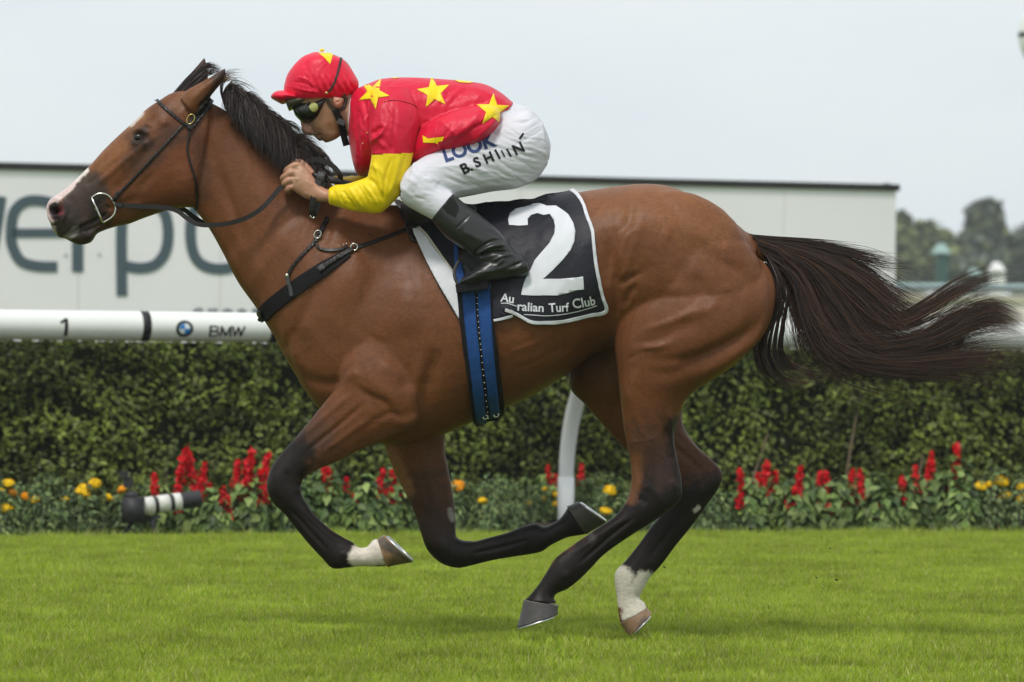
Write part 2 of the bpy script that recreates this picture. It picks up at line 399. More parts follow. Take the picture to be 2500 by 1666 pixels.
def scatter(x0, x1, y0, step, edge, jit=.5):
    q = []
    for x in np.arange(x0, x1, step):
        y1 = edge + SL * x
        for y in np.arange(y1, y0, -step): q.append((x + rg.uniform(-jit, jit) * step, y + rg.uniform(-jit, 0) * step, 0.0))
    return np.array(q)
GS = [(.33, .44, .030), (.40, .48, .045), (.28, .39, .025), (.45, .50, .09), (.31, .43, .03), (.50, .50, .17)]
pts = scatter(-5.2, 6.2, -4.5, .2, BED0 - .12)
turf('turf_grass', pts, 900, .30, .040, .0034, 21, GS, 'short bright green turf of the race track')
ep = np.array([(x, BED0 - .02 + SL * x + rg.uniform(-.08, .03), 0.0) for x in np.arange(-5.2, 6.2, .05)])
turf('edge_grass', ep, 42, .13, .06, .0038, 22, GS, 'longer unmown grass fringe along the flower bed')

# leaf clouds ----------------------------------------------------------------
def leaves(pos, nrm, size, shades, rnd, aspect=.55, bright=None):
    """one folded leaf per position: 4 triangles; returns mesh arrays"""
    rg = np.random.default_rng(rnd); n = len(pos); nrm = nrm / (np.linalg.norm(nrm, axis=1)[:, None] + 1e-9)
    t = rg.normal(size=(n, 3)); t -= nrm * (t * nrm).sum(1)[:, None]; t /= np.linalg.norm(t, axis=1)[:, None]; b = np.cross(nrm, t)
    s = (size * rg.uniform(.6, 1.3, n))[:, None]; wv = s * aspect
    fold = nrm * s * .12
    P = np.stack([pos - t * s * .5, pos + b * wv * .5 + fold - t * s * .05, pos + t * s * .5 - nrm * s * .15, pos - b * wv * .5 + fold - t * s * .05, pos], 1).reshape(-1, 3)
    i = np.arange(n) * 5; F = np.concatenate([np.stack([i, i + 1, i + 4], 1), np.stack([i + 1, i + 2, i + 4], 1), np.stack([i + 2, i + 3, i + 4], 1), np.stack([i + 3, i, i + 4], 1)])
    sh = np.array(shades)[rg.integers(len(shades), size=n)] * rg.uniform(.7, 1.3, (n, 1))
    if bright is not None: sh = sh * bright[:, None]
    return P, F, np.repeat(sh, 5, 0)
M_leaf = mat('hedge_leaf', rough=.5, spec=.3, attr=True, trans=.3)
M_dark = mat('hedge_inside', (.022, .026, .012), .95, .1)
M_bark = mat('branch_bark', (.16, .12, .08), .85, .2, vary=(20, .3), bump=(80, .5))
hedge = thing('hedge', on_line(1250, 1250, HEDGE0, SL) * (1, 1, 0), 'long clipped dark green hedge running behind the white rail', 'hedge')
n = 58000; rgh = np.random.default_rng(31)
u = rgh.uniform(-6.5, 9.5, n); z = rgh.uniform(.02, 1.12, n)
undul = np.array([noise.noise(Vector((a * 1.6, 0, b_ * 2.2))) for a, b_ in zip(u, z)]); lump = np.array([noise.noise(Vector((a * 5, 3, b_ * 5))) for a, b_ in zip(u, z)])
dep = rgh.exponential(.05, n) - .09 * undul - .06 * lump
gone = (lump < -.22) & (rgh.random(n) < .5); keep = ~gone
pos = np.stack([u, HEDGE0 + SL * u, z], 1) - NL[None] * dep[:, None]
nr = NL[None] * .9 + np.array([0, 0, .75])[None] + rgh.normal(0, .55, (n, 3))
nt_ = 9000; u2 = rgh.uniform(-6.5, 9.5, nt_); d2 = rgh.uniform(0, .75, nt_); top = np.stack([u2, HEDGE0 + SL * u2, 1.10 + rgh.normal(0, .02, nt_)], 1) - NL[None] * d2[:, None]
pos = np.vstack([pos[keep], top]); nr = np.vstack([nr[keep], rgh.normal(0, .5, (nt_, 3)) + (0, 0, 1)])
shn = np.array([noise.noise(Vector((q[0] * 2.3, 9, q[2] * 2.8))) for q in pos]); br = np.clip(1.08 + .8 * shn, .6, 1.7)
P, Fc, cl = leaves(pos, nr, .047, [(.12, .155, .024), (.155, .19, .028), (.085, .11, .022), (.17, .22, .038), (.11, .125, .036)], 5, .6, br)
adopt(hedge, obj('foliage', tri_mesh('foliage', P, Fc, True, cl), M_leaf, kind='stuff'))
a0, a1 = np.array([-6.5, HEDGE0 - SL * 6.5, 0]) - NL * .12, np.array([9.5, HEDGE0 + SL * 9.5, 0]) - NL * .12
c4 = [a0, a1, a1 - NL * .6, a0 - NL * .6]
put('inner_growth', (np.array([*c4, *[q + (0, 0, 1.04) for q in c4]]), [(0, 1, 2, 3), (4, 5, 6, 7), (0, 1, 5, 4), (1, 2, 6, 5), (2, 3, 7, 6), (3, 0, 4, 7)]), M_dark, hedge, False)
for (bx, top_, lean) in ((2085, 930, 45), (2110, 1180, -30), (1850, 1060, 50), (2245, 1090, 25), (400, 1150, 20), (1000, 1150, 30)):
    pp = [on_line(bx - lean * .6, 1230, HEDGE0 - .01, SL), on_line(bx - lean * .2, (1230 + top_) / 2 + 20, HEDGE0 - .03, SL), on_line(bx + lean * .5, top_, HEDGE0 - .0, SL)]
    put('branch', tube(pp, [.011, .008, .004], 6), M_bark, hedge)

# running rail ------------------------------------------------------------------
M_rail = mat('white_rail_plastic', (.78, .79, .76), .32, .5, vary=(3, .04))
M_black = mat('black_print', (.012, .012, .014), .5, .3)
M_bmwb = mat('badge_blue', (.02, .20, .55), .4, .4); M_bmww = mat('badge_white', (.75, .78, .8), .4, .4); M_bmwk = mat('badge_black', (.012, .016, .02), .35, .4)
rail = thing('running_rail', on_line(1380, 1285, POST0, SL) * (1, 1, 0), 'white racecourse running rail with black bands and sponsor lettering', 'rail')
ZR = 1.125
def rail_pt(s, th, k=1.0): return np.array([s * DL[0], RAIL0 + s * DL[1], ZR]) + NL * math.sin(th) * .085 * k + np.array([0, 0, math.cos(th) * .083 * k])
def rail_s(px, py):
    q = on_line(px, py, RAIL0, SL); return (q[0]) / DL[0]
ths = np.linspace(0, 2 * math.pi, 33)[:-1]
def rail_seg(s0, s1, k, n=2):
    co = []; fs = []; ss = np.linspace(s0, s1, n)
    for s in ss: co += [rail_pt(s, t, k) for t in ths]
    for i in range(n - 1):
        for j in range(32): q = (j + 1) % 32; fs.append((i * 32 + j, i * 32 + q, (i + 1) * 32 + q, (i + 1) * 32 + j))
    fs += [tuple(range(32)), tuple((n - 1) * 32 + j for j in range(32))]
    return np.array(co), fs
put('rail_beam', rail_seg(-8, 11, 1, 30), M_rail, rail)
for px, w_ in ((350, 20), (664, 24), (1500, 22), (2330, 20)):
    s0, s1 = rail_s(px - w_ / 2, 800), rail_s(px + w_ / 2, 800); put('band', rail_seg(s0, s1, 1.015), M_black, rail)
def rail_place(k=1.012):
    def f_(px, py):
        s = rail_s(px, py); c = on_line(px, py, RAIL0, SL); h = np.clip((c[2] - ZR) / .083, -.97, .97); return rail_pt(s, math.acos(h), k)
    return f_
def rstroke(ln, wd): decal('lettering', None, M_black, rail, polys=[band(ln, wd)], place=rail_place(1.02), grid=5)
rstroke([(152, 778), (152, 820)], 8.5); rstroke([(138, 789), (144, 785), (151, 780)], 6)
rstroke([(503, 796), (503, 821)], 5); rstroke([(502, 797), (518, 798), (521, 803), (516, 808), (503, 808.5)], 3.6); rstroke([(503, 809), (519, 810), (523, 815), (518, 820), (502, 821)], 3.6)
rstroke([(529, 822), (530, 797)], 4.6); rstroke([(530, 798), (541, 820)], 4.6); rstroke([(541, 820), (552, 798)], 4.6); rstroke([(552, 797), (553, 822)], 4.6)
rstroke([(557, 797), (564, 821)], 4.4); rstroke([(564, 821), (571, 799)], 4.4); rstroke([(571, 799), (578, 821)], 4.4); rstroke([(578, 821), (586, 797)], 4.4)
def circ(cx, cy, rx, ry, a0=0, a1=360, n=40, pie=False):
    q = [(cx + rx * math.cos(R(t)), cy + ry * math.sin(R(t))) for t in np.linspace(a0, a1, n)]
    if not pie: q = q[:-1]
    return q + ([(cx, cy)] if pie else [])
decal('badge_ring', None, M_bmwk, rail, polys=[circ(440, 803, 21, 20)], place=rail_place(1.018), grid=5)
decal('badge_field', None, M_bmww, rail, polys=[circ(440, 803, 13.5, 13)], place=rail_place(1.03), grid=5)
for q in (0, 180): decal('badge_quarter', None, M_bmwb, rail, polys=[circ(440, 803, 13, 12.5, q + 180, q + 270, 12, True)], place=rail_place(1.045), grid=5)
pb = on_line(1381, 1290, POST0, SL)*(1, 1, 0); tp = pb + NL * .48 + np.array([0, 0, ZR - .05])
gp = [pb - (0, 0, .1), pb + (0, 0, .28), pb + NL * .035 + (0, 0, .48), pb + NL * .11 + (0, 0, .65), pb + NL * .22 + (0, 0, .80), pb + NL * .34 + (0, 0, .93), pb + NL * .46 + (0, 0, 1.05)]
put('post', tube(gp, [.044, .044, .046, .047, .047, .045, .04], 20, 60, 1.0), M_rail, rail)
put('post_sleeve', tube([pb - (0, 0, .1), pb + (0, 0, .27)], .049, 20, 3), M_rail, rail)

# billboard ---------------------------------------------------------------------
M_panel = mat('board_sheet', (.80, .765, .80), .5, .3, vary=(.8, .04)); M_cap = mat('dark_metal_cap', (.022, .020, .018), .55, .3)
M_letter = mat('slate_letter', (.068, .098, .12), .5, .3)
BO, BS = 33.6, .41
def bpl(px, py, off=0): q = on_line(px, py, BO - off, BS); return q
board = thing('billboard', bpl(1250, 900) * (1, 1, 0), 'long pale advertising board with slate blue letters beyond the rail', 'billboard')
xs = [-60, 194, 540, 905, 1270, 1640, 1915, 2188]
BT = [bpl(p_, 412 + (p_) * (53 / 2188.0)) for p_ in xs]
bn = np.array([BS, -1, 0]) / math.hypot(BS, 1)
def bslab(A, B, z0, z1a, z1b, t, push=0.0):
    a, b = A + bn * push, B + bn * push; q = [a, b, b - bn * t, a - bn * t]; zz = (z1a, z1b, z1b, z1a)
    return np.array([(c[0], c[1], z0) for c in q] + [(c[0], c[1], h) for c, h in zip(q, zz)]), [(0, 1, 2, 3), (4, 5, 6, 7), (0, 1, 5, 4), (1, 2, 6, 5), (2, 3, 7, 6), (3, 0, 4, 7)]
ztop = BT[3][2]
dd = np.array([1, BS, 0]) / math.hypot(1, BS)
for i in range(len(xs) - 1):
    put('panel', bslab(BT[i] + dd * .0025, BT[i + 1] - dd * .0025, .62, ztop - .01, ztop - .01, .06), M_panel, board, False)
put('backing_frame', bslab(BT[0], BT[-1], .7, ztop - .05, ztop - .05, .05, -.07), M_cap, board, False)
cap = bslab(BT[0] - dd * .05, BT[-1] + dd * .03, ztop - .009, ztop + .062, ztop + .062, .14, .03); put('top_cap', cap, M_cap, board, False)
for px in (400, 1000, 1600, 2172):
    q = bpl(px, 700) - bn * .2; put('leg', box((q[0], q[1], .9), (.05, .05, .9)), M_cap, board, False)
put('cap_bracket', ellipsoid(bpl(2165, 455) , (.06, .05, .035), n=8), M_cap, board)
put('cap_bracket', ellipsoid(bpl(864, 427) , (.05, .05, .04), n=8), M_cap, board)
bplace = lambda px, py: bpl(px, py, .012)
def stroke_letter(line, wd, name='letter'): 
    return decal(name, None, M_letter, board, polys=[band(line, wd)], place=bplace, grid=60, thick=.01, smooth_=False)
SWD = 26
stroke_letter([(-26, 660), (-8, 560), (4, 480)], 24)
# e
E = [(28, 571), (150, 571)]
stroke_letter([(30, 569), (160, 569)], 22)
stroke_letter([(140, 652), (90, 650), (52, 638), (32, 605), (27, 570), (34, 520), (60, 494), (95, 490), (130, 500), (147, 530), (148, 569)], SWD)
stroke_letter([(190, 664), (190, 590), (190, 545), (200, 515), (232, 503)], 27)
stroke_letter([(298, 723), (297, 640), (297, 560), (303, 520), (322, 498), (350, 490)], 26); stroke_letter([(344, 490), (380, 497), (404, 525), (411, 570), (404, 615), (380, 646), (344, 655), (308, 650)], 26)
stroke_letter([(560, 505), (520, 490), (480, 505), (466, 550), (470, 610), (492, 645), (535, 657), (580, 645), (598, 600)], 26)
decal('letter', None, M_letter, board, text='creat', affine=(466, 786, 74, 74, 1.3), place=bplace, grid=30, bold=.0, spacing=1.12, smooth_=False)
for q in ((161, 624), (243, 622)): put('bolt', ellipsoid(bpl(*q), (.012, .02, .012), n=6), M_cap, board)

# far background -----------------------------------------------------------------
M_teal = mat('teal_roof', (.27, .38, .36), .6, .3, vary=(.5, .1)); M_cream = mat('cream_wall', (.84, .76, .70), .7, .3, vary=(.3, .06)); M_white = mat('white_paint', (.78, .78, .76), .5, .3)
M_green = mat('green_paint', (.035, .085, .075), .6, .3); M_cone = mat('warm_grey', (.4, .38, .34), .7)
def wbox(name, px0, px1, py0, py1, y, dpt, m, parent, hip=0):
    A, B = W(px0, py0, y), W(px1, py1, y); x0, x1 = A[0], B[0]; z1, z0 = A[2], B[2]
    if hip:
        hip = min(hip, .32 * abs(x1 - x0))
        co = np.array([(x0, y, z0), (x1, y, z0), (x1, y + dpt, z0), (x0, y + dpt, z0), (x0 + hip, y + dpt / 2, z1), (x1 - hip, y + dpt / 2, z1)]); fs = [(0, 1, 2, 3), (0, 1, 5, 4), (1, 2, 5), (2, 3, 4, 5), (3, 0, 4)]
        return put(name, (co, fs), m, parent, False)
    return put(name, box(((x0 + x1) / 2, y + dpt / 2, (z0 + z1) / 2), (abs(x1 - x0) / 2, dpt / 2, abs(z1 - z0) / 2)), m, parent, False)
pav = thing('pavilion', W(2400, 900, 112) * (1, 1, 0), 'long low cream pavilion with pale teal roof far beyond the hedge', 'building')
wbox('wall', 1560, 2900, 713, 905, 112, 6, M_cream, pav); wbox('roof', 1540, 2920, 681, 706, 111.9, 6.2, M_teal, pav, 1.0); wbox('fascia', 1545, 2910, 706.5, 716, 111.85, .12, M_white, pav)
wbox('wall_band', 1560, 2900, 728, 734, 111.9, .08, mat('ochre_band', (.66, .60, .44), .7), pav)
kio = thing('kiosk', W(2300, 900, 150) * (1, 1, 0), 'small dark green kiosk with teal hip roof before the trees', 'kiosk')
wbox('wall', 2288, 2314, 618, 902, 150, .45, M_green, kio); wbox('roof', 2276, 2323, 594, 619, 149.9, .65, M_teal, kio, 2.2)
sh = thing('shelter', W(2380, 900, 150) * (1, 1, 0), 'low pale teal shelter roof beneath the tall round tree', 'shelter')
wbox('roof', 2362, 2398, 655, 672, 149.9, .5, M_teal, sh, 1.6); wbox('wall', 2368, 2392, 671, 902, 150, .35, M_green, sh)
um = thing('marquee', W(2436, 900, 130) * (1, 1, 0), 'small white peaked marquee at the foot of the tall tree', 'marquee')
wbox('canopy', 2414, 2456, 640, 662, 130, .5, M_white, um, 2.0); wbox('side_panel', 2418, 2452, 661, 900, 130.1, .4, M_white, um)
M_tleaf = mat('tree_leaf', rough=.6, spec=.2, attr=True, trans=.15)
def tree(px, top, hw, y, label, rnd, shades, rows):
    """crown built from many leaf clumps through a set of ellipsoid masses given as (px, py, rx, ry)"""
    k = (y + D) / F; base = W(px, 900, y) * (1, 1, 0); t = thing('tree', base, label, 'tree', 'trees beyond the track')
    rgt = np.random.default_rng(rnd); zt = W(px, top, y)[2]
    put('trunk', tube([base, base + (0, 0, zt * .3), base + (.2, 0, zt * .65)], [hw * k * .12, hw * k * .09, hw * k * .05], 8), M_bark, t)
    for m_ in rows[:2]:
        q = W(m_[0], m_[1], y); put('limb', tube([base + (0, 0, zt * .3), (base + (0, 0, zt * .5) + q) / 2, q], [hw * k * .06, hw * k * .045, hw * k * .02], 6), M_bark, t)
    ps_ = []; ns_ = []; b_ = []
    for (mx_, my_, rx, ry) in rows:
        c = W(mx_, my_, y); r_ = np.array([rx * k, rx * k * .8, ry * k]); n = int(90 + rx * ry * 1.1)
        cl_ = rgt.normal(size=(max(10, n // 30), 3)); cl_ /= np.linalg.norm(cl_, axis=1)[:, None]; cl_ *= rgt.uniform(.45, .95, (len(cl_), 1))
        i = rgt.integers(len(cl_), size=n); q = cl_[i] + rgt.normal(0, .15, (n, 3)); ps_.append(c + q * r_); ns_.append(q + rgt.normal(0, .5, (n, 3)) + (0, 0, .4)); b_.append((.75 + .6 * rgt.random(len(cl_)))[i])
    P, Fc, cl = leaves(np.vstack(ps_), np.vstack(ns_), .075 * 737 * k / 3.2 * 1.9, shades, rnd, .7, np.concatenate(b_))
    adopt(t, obj('crown', tri_mesh('crown', P, Fc, True, cl), M_tleaf, kind='stuff'))
TG_ = [(.12, .145, .06), (.15, .175, .06), (.09, .11, .06), (.18, .20, .07)]; TB_ = [(.085, .105, .08), (.11, .135, .095), (.14, .16, .13)]
tree(2250, 540, 70, 250, 'wide rounded olive green tree beside the end of the billboard', 41, TG_, [(2215, 620, 55, 70), (2265, 610, 60, 62), (2235, 660, 70, 50), (2190, 640, 50, 90), (2300, 650, 30, 50)])
tree(2198, 510, 40, 262, 'loose pale tree top rising right behind the billboard edge', 42, TG_, [(2200, 570, 26, 45), (2185, 600, 45, 50), (2207, 545, 12, 25)])
tree(2400, 492, 62, 240, 'tall domed dark green tree standing clear of its neighbours', 43, TB_ + TG_[1:2], [(2405, 545, 42, 52), (2408, 590, 52, 55), (2385, 640, 66, 55), (2430, 640, 50, 60), (2440, 600, 24, 40), (2375, 600, 30, 45)])
tree(2345, 590, 50, 270, 'low dark tree filling the gap left of the tall domed tree', 44, TB_, [(2340, 640, 42, 42), (2310, 660, 40, 35), (2362, 660, 40, 35)])
tree(2510, 560, 60, 230, 'dark tree cut off by the right edge of the view', 45, TB_ + TG_[:1], [(2515, 610, 45, 50), (2500, 650, 48, 55), (2470, 670, 35, 38), (2560, 620, 60, 80)])
tree(2490, 660, 30, 180, 'small dark shrub at the far right below the cut off tree', 46, TB_, [(2486, 690, 20, 18), (2500, 700, 22, 20)])
tree(2080, 560, 90, 280, 'broad tree hidden mostly behind the billboard', 47, TG_, [(2060, 640, 90, 60), (2130, 640, 60, 70)])
gl = thing('globe_lamp', W(2533, 900, 46) * (1, 1, 0), 'pale globe lamp with dark centre band cut off at the top right corner', 'lamp')
gc = W(2533, 86, 46); kk = 62 / F
put('globe', ellipsoid(gc, (46 * kk, 46 * kk, 74 * kk), n=20), M_white, gl); put('band', tube([gc - (0, 0, .028), gc + (0, 0, .028)], 47.5 * kk, 32, 3), M_cap, gl); put('pole', tube([gc * (1, 1, 0), gc - (0, 0, 70 * kk)], [.06, .045], 12, 3), M_cap, gl)

# flower bed -----------------------------------------------------------------------
M_fl = mat('plant_leaf', rough=.5, spec=.3, attr=True, trans=.2)
M_red = mat('salvia_red', (.66, .004, .010), .5, .3, vary=(60, .35), trans=.25); M_yel = mat('marigold_yellow', (.80, .50, .006), .6, .2, vary=(90, .2)); M_org = mat('marigold_orange', (.80, .30, .006), .6, .2, vary=(90, .2))
M_stem = mat('flower_stem', (.05, .09, .03), .7)
def foliage(base, rx, h, n, leaf, shades, rnd, asp):
    rgt = np.random.default_rng(rnd); q = rgt.normal(size=(n, 3)); q /= np.linalg.norm(q, axis=1)[:, None]; q[:, 2] = np.abs(q[:, 2]); q *= rgt.uniform(.6, 1, (n, 1))
    lum = np.array([noise.noise(Vector(v * 2.3 + base)) for v in q]); q *= (1 + .28 * lum)[:, None]
    low = rgt.random(n) < .3; q[low, 2] *= .5
    pos = base + q * (rx, rx * .85, h) + (0, 0, .01)
    return leaves(pos, q * (1, 1, 1.3) + rgt.normal(0, .35, (n, 3)) + (0, -.2, .35), leaf, shades, rnd, asp, np.clip(.8 + .5 * rgt.random(n) , .5, 1.4))
def spike(c, h, r_, n, rnd):
    rgt = np.random.default_rng(rnd); t = rgt.random(n) ** .9; a = rgt.uniform(0, 6.283, n); rr = r_ * (1.15 - t * .85) * (.75 + .35 * np.sin(t * 19 + rnd)) * rgt.uniform(.35, 1.15, n)
    pos = c + np.stack([np.cos(a) * rr, np.sin(a) * rr, t * h], 1); P, Fc, cl = leaves(pos, np.stack([np.cos(a), np.sin(a), .6 + 0 * a], 1) + rgt.normal(0, .5, (n, 3)), r_ * 1.0, [(1, 1, 1)], rnd, .5)
    return tri_mesh('flower_spike', P, Fc)
spike_me = [spike(np.zeros(3), .16, .034, 110, 60 + i) for i in range(5)]
for m_ in spike_me: m_.materials.append(M_red)
def pompom(rnd):
    rgt = np.random.default_rng(rnd); n = 80; q = rgt.normal(size=(n, 3)); q /= np.linalg.norm(q, axis=1)[:, None]; q[:, 2] = np.abs(q[:, 2]) * .8
    P, Fc, cl = leaves(q * .026, q, .020, [(1, 1, 1)], rnd, .9); c2, f2 = ellipsoid((0, 0, .002), (.023, .023, .017), n=5)
    f3 = []
    for q_ in f2: f3 += [(q_[0], q_[1], q_[2])] + ([(q_[0], q_[2], q_[3])] if len(q_) == 4 else [])
    return tri_mesh('flower_head', np.vstack([P, c2]), np.vstack([Fc, np.array(f3) + len(P)]))
pom_y, pom_o = pompom(71), pompom(72); pom_y.materials.append(M_yel); pom_o.materials.append(M_org)
SALV = [(.10, .16, .04), (.14, .21, .05), (.20, .27, .075), (.06, .10, .03)]; MARI = [(.09, .14, .045), (.12, .18, .06), (.18, .23, .08), (.055, .09, .03)]
def plant(kind, px, off, wpx, toppy, flowers, label, rnd):
    """off: metres behind the front edge of the bed; flowers in photo pixels (x, top y, size factor)"""
    y0 = BED0 + off; b0 = on_line(px, 1290, y0, SL); k = (b0[1] + D) / F; b0[2] = 0
    h = on_line(px, toppy - 28, y0, SL)[2]; t = thing('salvia_plant' if kind == 's' else 'marigold_plant', b0, label, 'salvia' if kind == 's' else 'marigold', 'red salvias in the flower bed' if kind == 's' else 'yellow marigolds in the flower bed')
    P, Fc, cl = foliage(b0, wpx * 1.15 * k, h, int(wpx * 11 * (1.0 if kind == 's' else 1.5)), .064 if kind == 's' else .036, SALV if kind == 's' else MARI, rnd, .62 if kind == 's' else .45)
    adopt(t, obj('foliage', tri_mesh('foliage', P, Fc, True, cl), M_fl, kind='stuff'))
    rgt = random.Random(rnd)
    for i, fl in enumerate(flowers):
        x, y, s = fl[:3]; q = on_line(x, y, y0 - .03, SL)
        if kind == 's':
            hh = .16 * s; o = bpy.data.objects.new('flower_spike', spike_me[(rnd + i) % 5]); COL.objects.link(o); adopt(t, o)
            o.location = Vector(q) - Vector((0, 0, hh)); o.scale = (s ** .5, s ** .5, s); o.rotation_euler = (rgt.uniform(-.15, .15), rgt.uniform(-.28, .28), rgt.uniform(0, 6))
            if s > .9:
                o2 = bpy.data.objects.new('flower_spike', spike_me[(rnd + i + 2) % 5]); COL.objects.link(o2); adopt(t, o2); dx = rgt.choice((-1, 1)) * rgt.uniform(.022, .042)
                o2.location = Vector(q) + Vector((dx, -.01, -hh * 1.15)); o2.scale = (.8, .8, s * .5); o2.rotation_euler = (0, dx * 9, rgt.uniform(0, 6))
            put('stem', tube([b0 * (1, 1, 0) + (0, 0, .02), np.array([q[0], q[1], max(q[2] - hh, .04)])], .003, 5, 3), M_stem, t)
        else:
            o = bpy.data.objects.new('flower_head', pom_o if len(fl) > 3 else pom_y); COL.objects.link(o); adopt(t, o); s *= 1.22; o.location = Vector(q); o.scale = (s, s, s); o.rotation_euler = (rgt.uniform(.1, .6), rgt.uniform(-.3, .3), rgt.uniform(0, 6))
            put('stem', tube([b0 * (1, 1, 0) + (0, 0, .02), q - (0, 0, .01)], .0025, 5, 3), M_stem, t)
PL = [
 ('m', 10, .35, 45, 1185, [(20, 1183, 1.0), (30, 1205, .8, 1), (62, 1213, .75, 1), (18, 1243, 1.15), (4, 1200, .6)], 'marigold plant at the far left edge with a low round yellow head'),
 ('m', 120, .3, 55, 1165, [(87, 1222, .7)], 'tall leafy marigold with one small head, second from the left edge'),
 ('m', 200, .45, 55, 1200, [(205, 1195, 1.0), (200, 1208, 1.3), (232, 1182, 1.0), (158, 1222, .65), (262, 1217, .8)], 'marigold plant with the tight cluster of large yellow heads left of the camera'),
 ('m', 300, .5, 40, 1215, [(299, 1197, .8, 1)], 'marigold with one orange head right above the remote camera'),
 ('m', 340, .9, 50, 1215, [], 'low flowerless green plant just behind the remote camera'),
 ('s', 385, .55, 30, 1215, [(385, 1158, 1.1)], 'short single spiked red salvia right of the remote camera'),
 ('s', 440, .6, 40, 1200, [(425, 1092, 1.9), (480, 1094, 1.6), (492, 1130, 1.0)], 'red salvia with the two tallest spikes at left, above the camera lens'),
 ('s', 520, .35, 45, 1230, [(540, 1185, 1.0), (555, 1208, .8)], 'small red salvia low in front of the bushy one'),
 ('s', 600, .55, 60, 1190, [(595, 1098, 1.6), (575, 1122, 1.2), (628, 1105, 1.5), (645, 1150, 1.0), (600, 1165, 1.1), (612, 1125, 1.1)], 'bushy red salvia with six crowded spikes left of the bent knee'),
 ('s', 720, .5, 50, 1190, [], 'leafy salvia without open spikes behind the near fore knee'),
 ('s', 800, .55, 55, 1180, [(800, 1137, .95), (808, 1142, .9), (842, 1163, .6)], 'red salvia between the two forelegs with two full spikes'),
 ('s', 890, .4, 50, 1200, [(870, 1205, .4)], 'green salvia with hardly any flower between the forelegs'),
 ('s', 950, .6, 55, 1190, [(940, 1140, 1.0), (950, 1148, 1.1), (965, 1160, 1.0), (930, 1168, .8)], 'red salvia half hidden by the far foreleg'),
 ('m', 1115, .5, 55, 1195, [(1116, 1190, 1.35, 1)], 'marigold with the single big orange head right of the far foreleg'),
 ('m', 1200, .4, 60, 1200, [(1178, 1225, .8)], 'low marigold with one yellow head under the belly'),
 ('m', 1290, 2.6, 60, 1205, [(1290, 1233, .9), (1324, 1220, .75), (1330, 1195, .5)], 'marigold left of the rail post with three small heads'),
 ('s', 1350, 2.75, 60, 1180, [(1342, 1137, .7), (1352, 1155, .9), (1420, 1134, .8)], 'red salvia standing behind the white rail post'),
 ('m', 1440, 2.6, 60, 1190, [(1358, 1210, .7), (1358, 1232, .7)], 'leafy marigold at the foot of the rail post'),
 ('m', 1500, .45, 50, 1190, [(1490, 1199, 1.1), (1478, 1252, 1.1)], 'marigold right of the post with two bright yellow heads'),
 ('m', 1590, .5, 60, 1205, [], 'flowerless marigold seen between the hind legs'),
 ('m', 1730, .35, 60, 1195, [], 'flowerless marigold right of the hocks'),
 ('s', 1830, .5, 45, 1190, [(1815, 1146, 1.2), (1835, 1190, .8)], 'red salvia with one leaning spike, first right of the hocks'),
 ('s', 1880, .6, 50, 1185, [(1873, 1122, 1.2), (1868, 1152, 1.3), (1888, 1150, 1.0), (1858, 1155, .9)], 'red salvia with the densest cluster right of the hocks'),
 ('s', 1945, .45, 45, 1195, [(1945, 1138, 1.4), (1944, 1214, .7)], 'red salvia with one slanted spike above one low spike'),
 ('s', 1995, .55, 45, 1190, [(1993, 1150, 1.1)], 'red salvia with one faded short spike'),
 ('s', 2050, .5, 50, 1190, [(2031, 1153, 1.5), (2070, 1147, 1.2), (2055, 1190, 1.0), (2105, 1147, 1.1)], 'red salvia carrying four spikes in a loose row'),
 ('s', 2150, .35, 50, 1210, [(2144, 1228, .7)], 'low green salvia with one small spike near the grass'),
 ('s', 2205, .5, 45, 1195, [(2205, 1157, 1.7)], 'red salvia with a single stout spike left of the tall pair'),
 ('s', 2265, .65, 50, 1165, [(2262, 1104, 1.4), (2275, 1125, 1.3), (2236, 1138, .9)], 'tall red salvia with three spikes near the right end'),
 ('s', 2330, .6, 55, 1150, [(2335, 1084, 1.9), (2320, 1140, .8)], 'tallest red salvia with one high pointed spike'),
 ('s', 2345, .3, 50, 1210, [(2340, 1208, 1.1)], 'short red salvia in front of the tallest one'),
 ('m', 2420, .5, 60, 1170, [(2395, 1190, 1.1), (2418, 1184, .8), (2445, 1178, 1.3), (2455, 1214, 1.2)], 'marigold with four yellow heads at the right end of the bed'),
 ('m', 2500, .4, 50, 1175, [(2497, 1190, 1.0), (2498, 1218, 1.2)], 'marigold cut off by the right edge of the view'),
 ('s', 1690, .9, 50, 1200, [], 'green salvia without flowers deep in the bed behind the hocks'),
 ('m', 70, .9, 60, 1200, [], 'flowerless marigold deep in the bed at far left'),
 ('m', 1050, .8, 55, 1200, [], 'flowerless marigold deep in the bed behind the far foreleg'),
 ('s', 2130, .9, 60, 1190, [], 'green salvia without flowers deep in the bed near the right end'),
 ('m', 1225, .95, 60, 1195, [], 'flowerless marigold deep in the bed under the girth'),
 ('s', 660, .95, 60, 1190, [], 'green salvia without flowers deep in the bed behind the knee'),
]
for i, a in enumerate(PL): plant(*a, 100 + i)

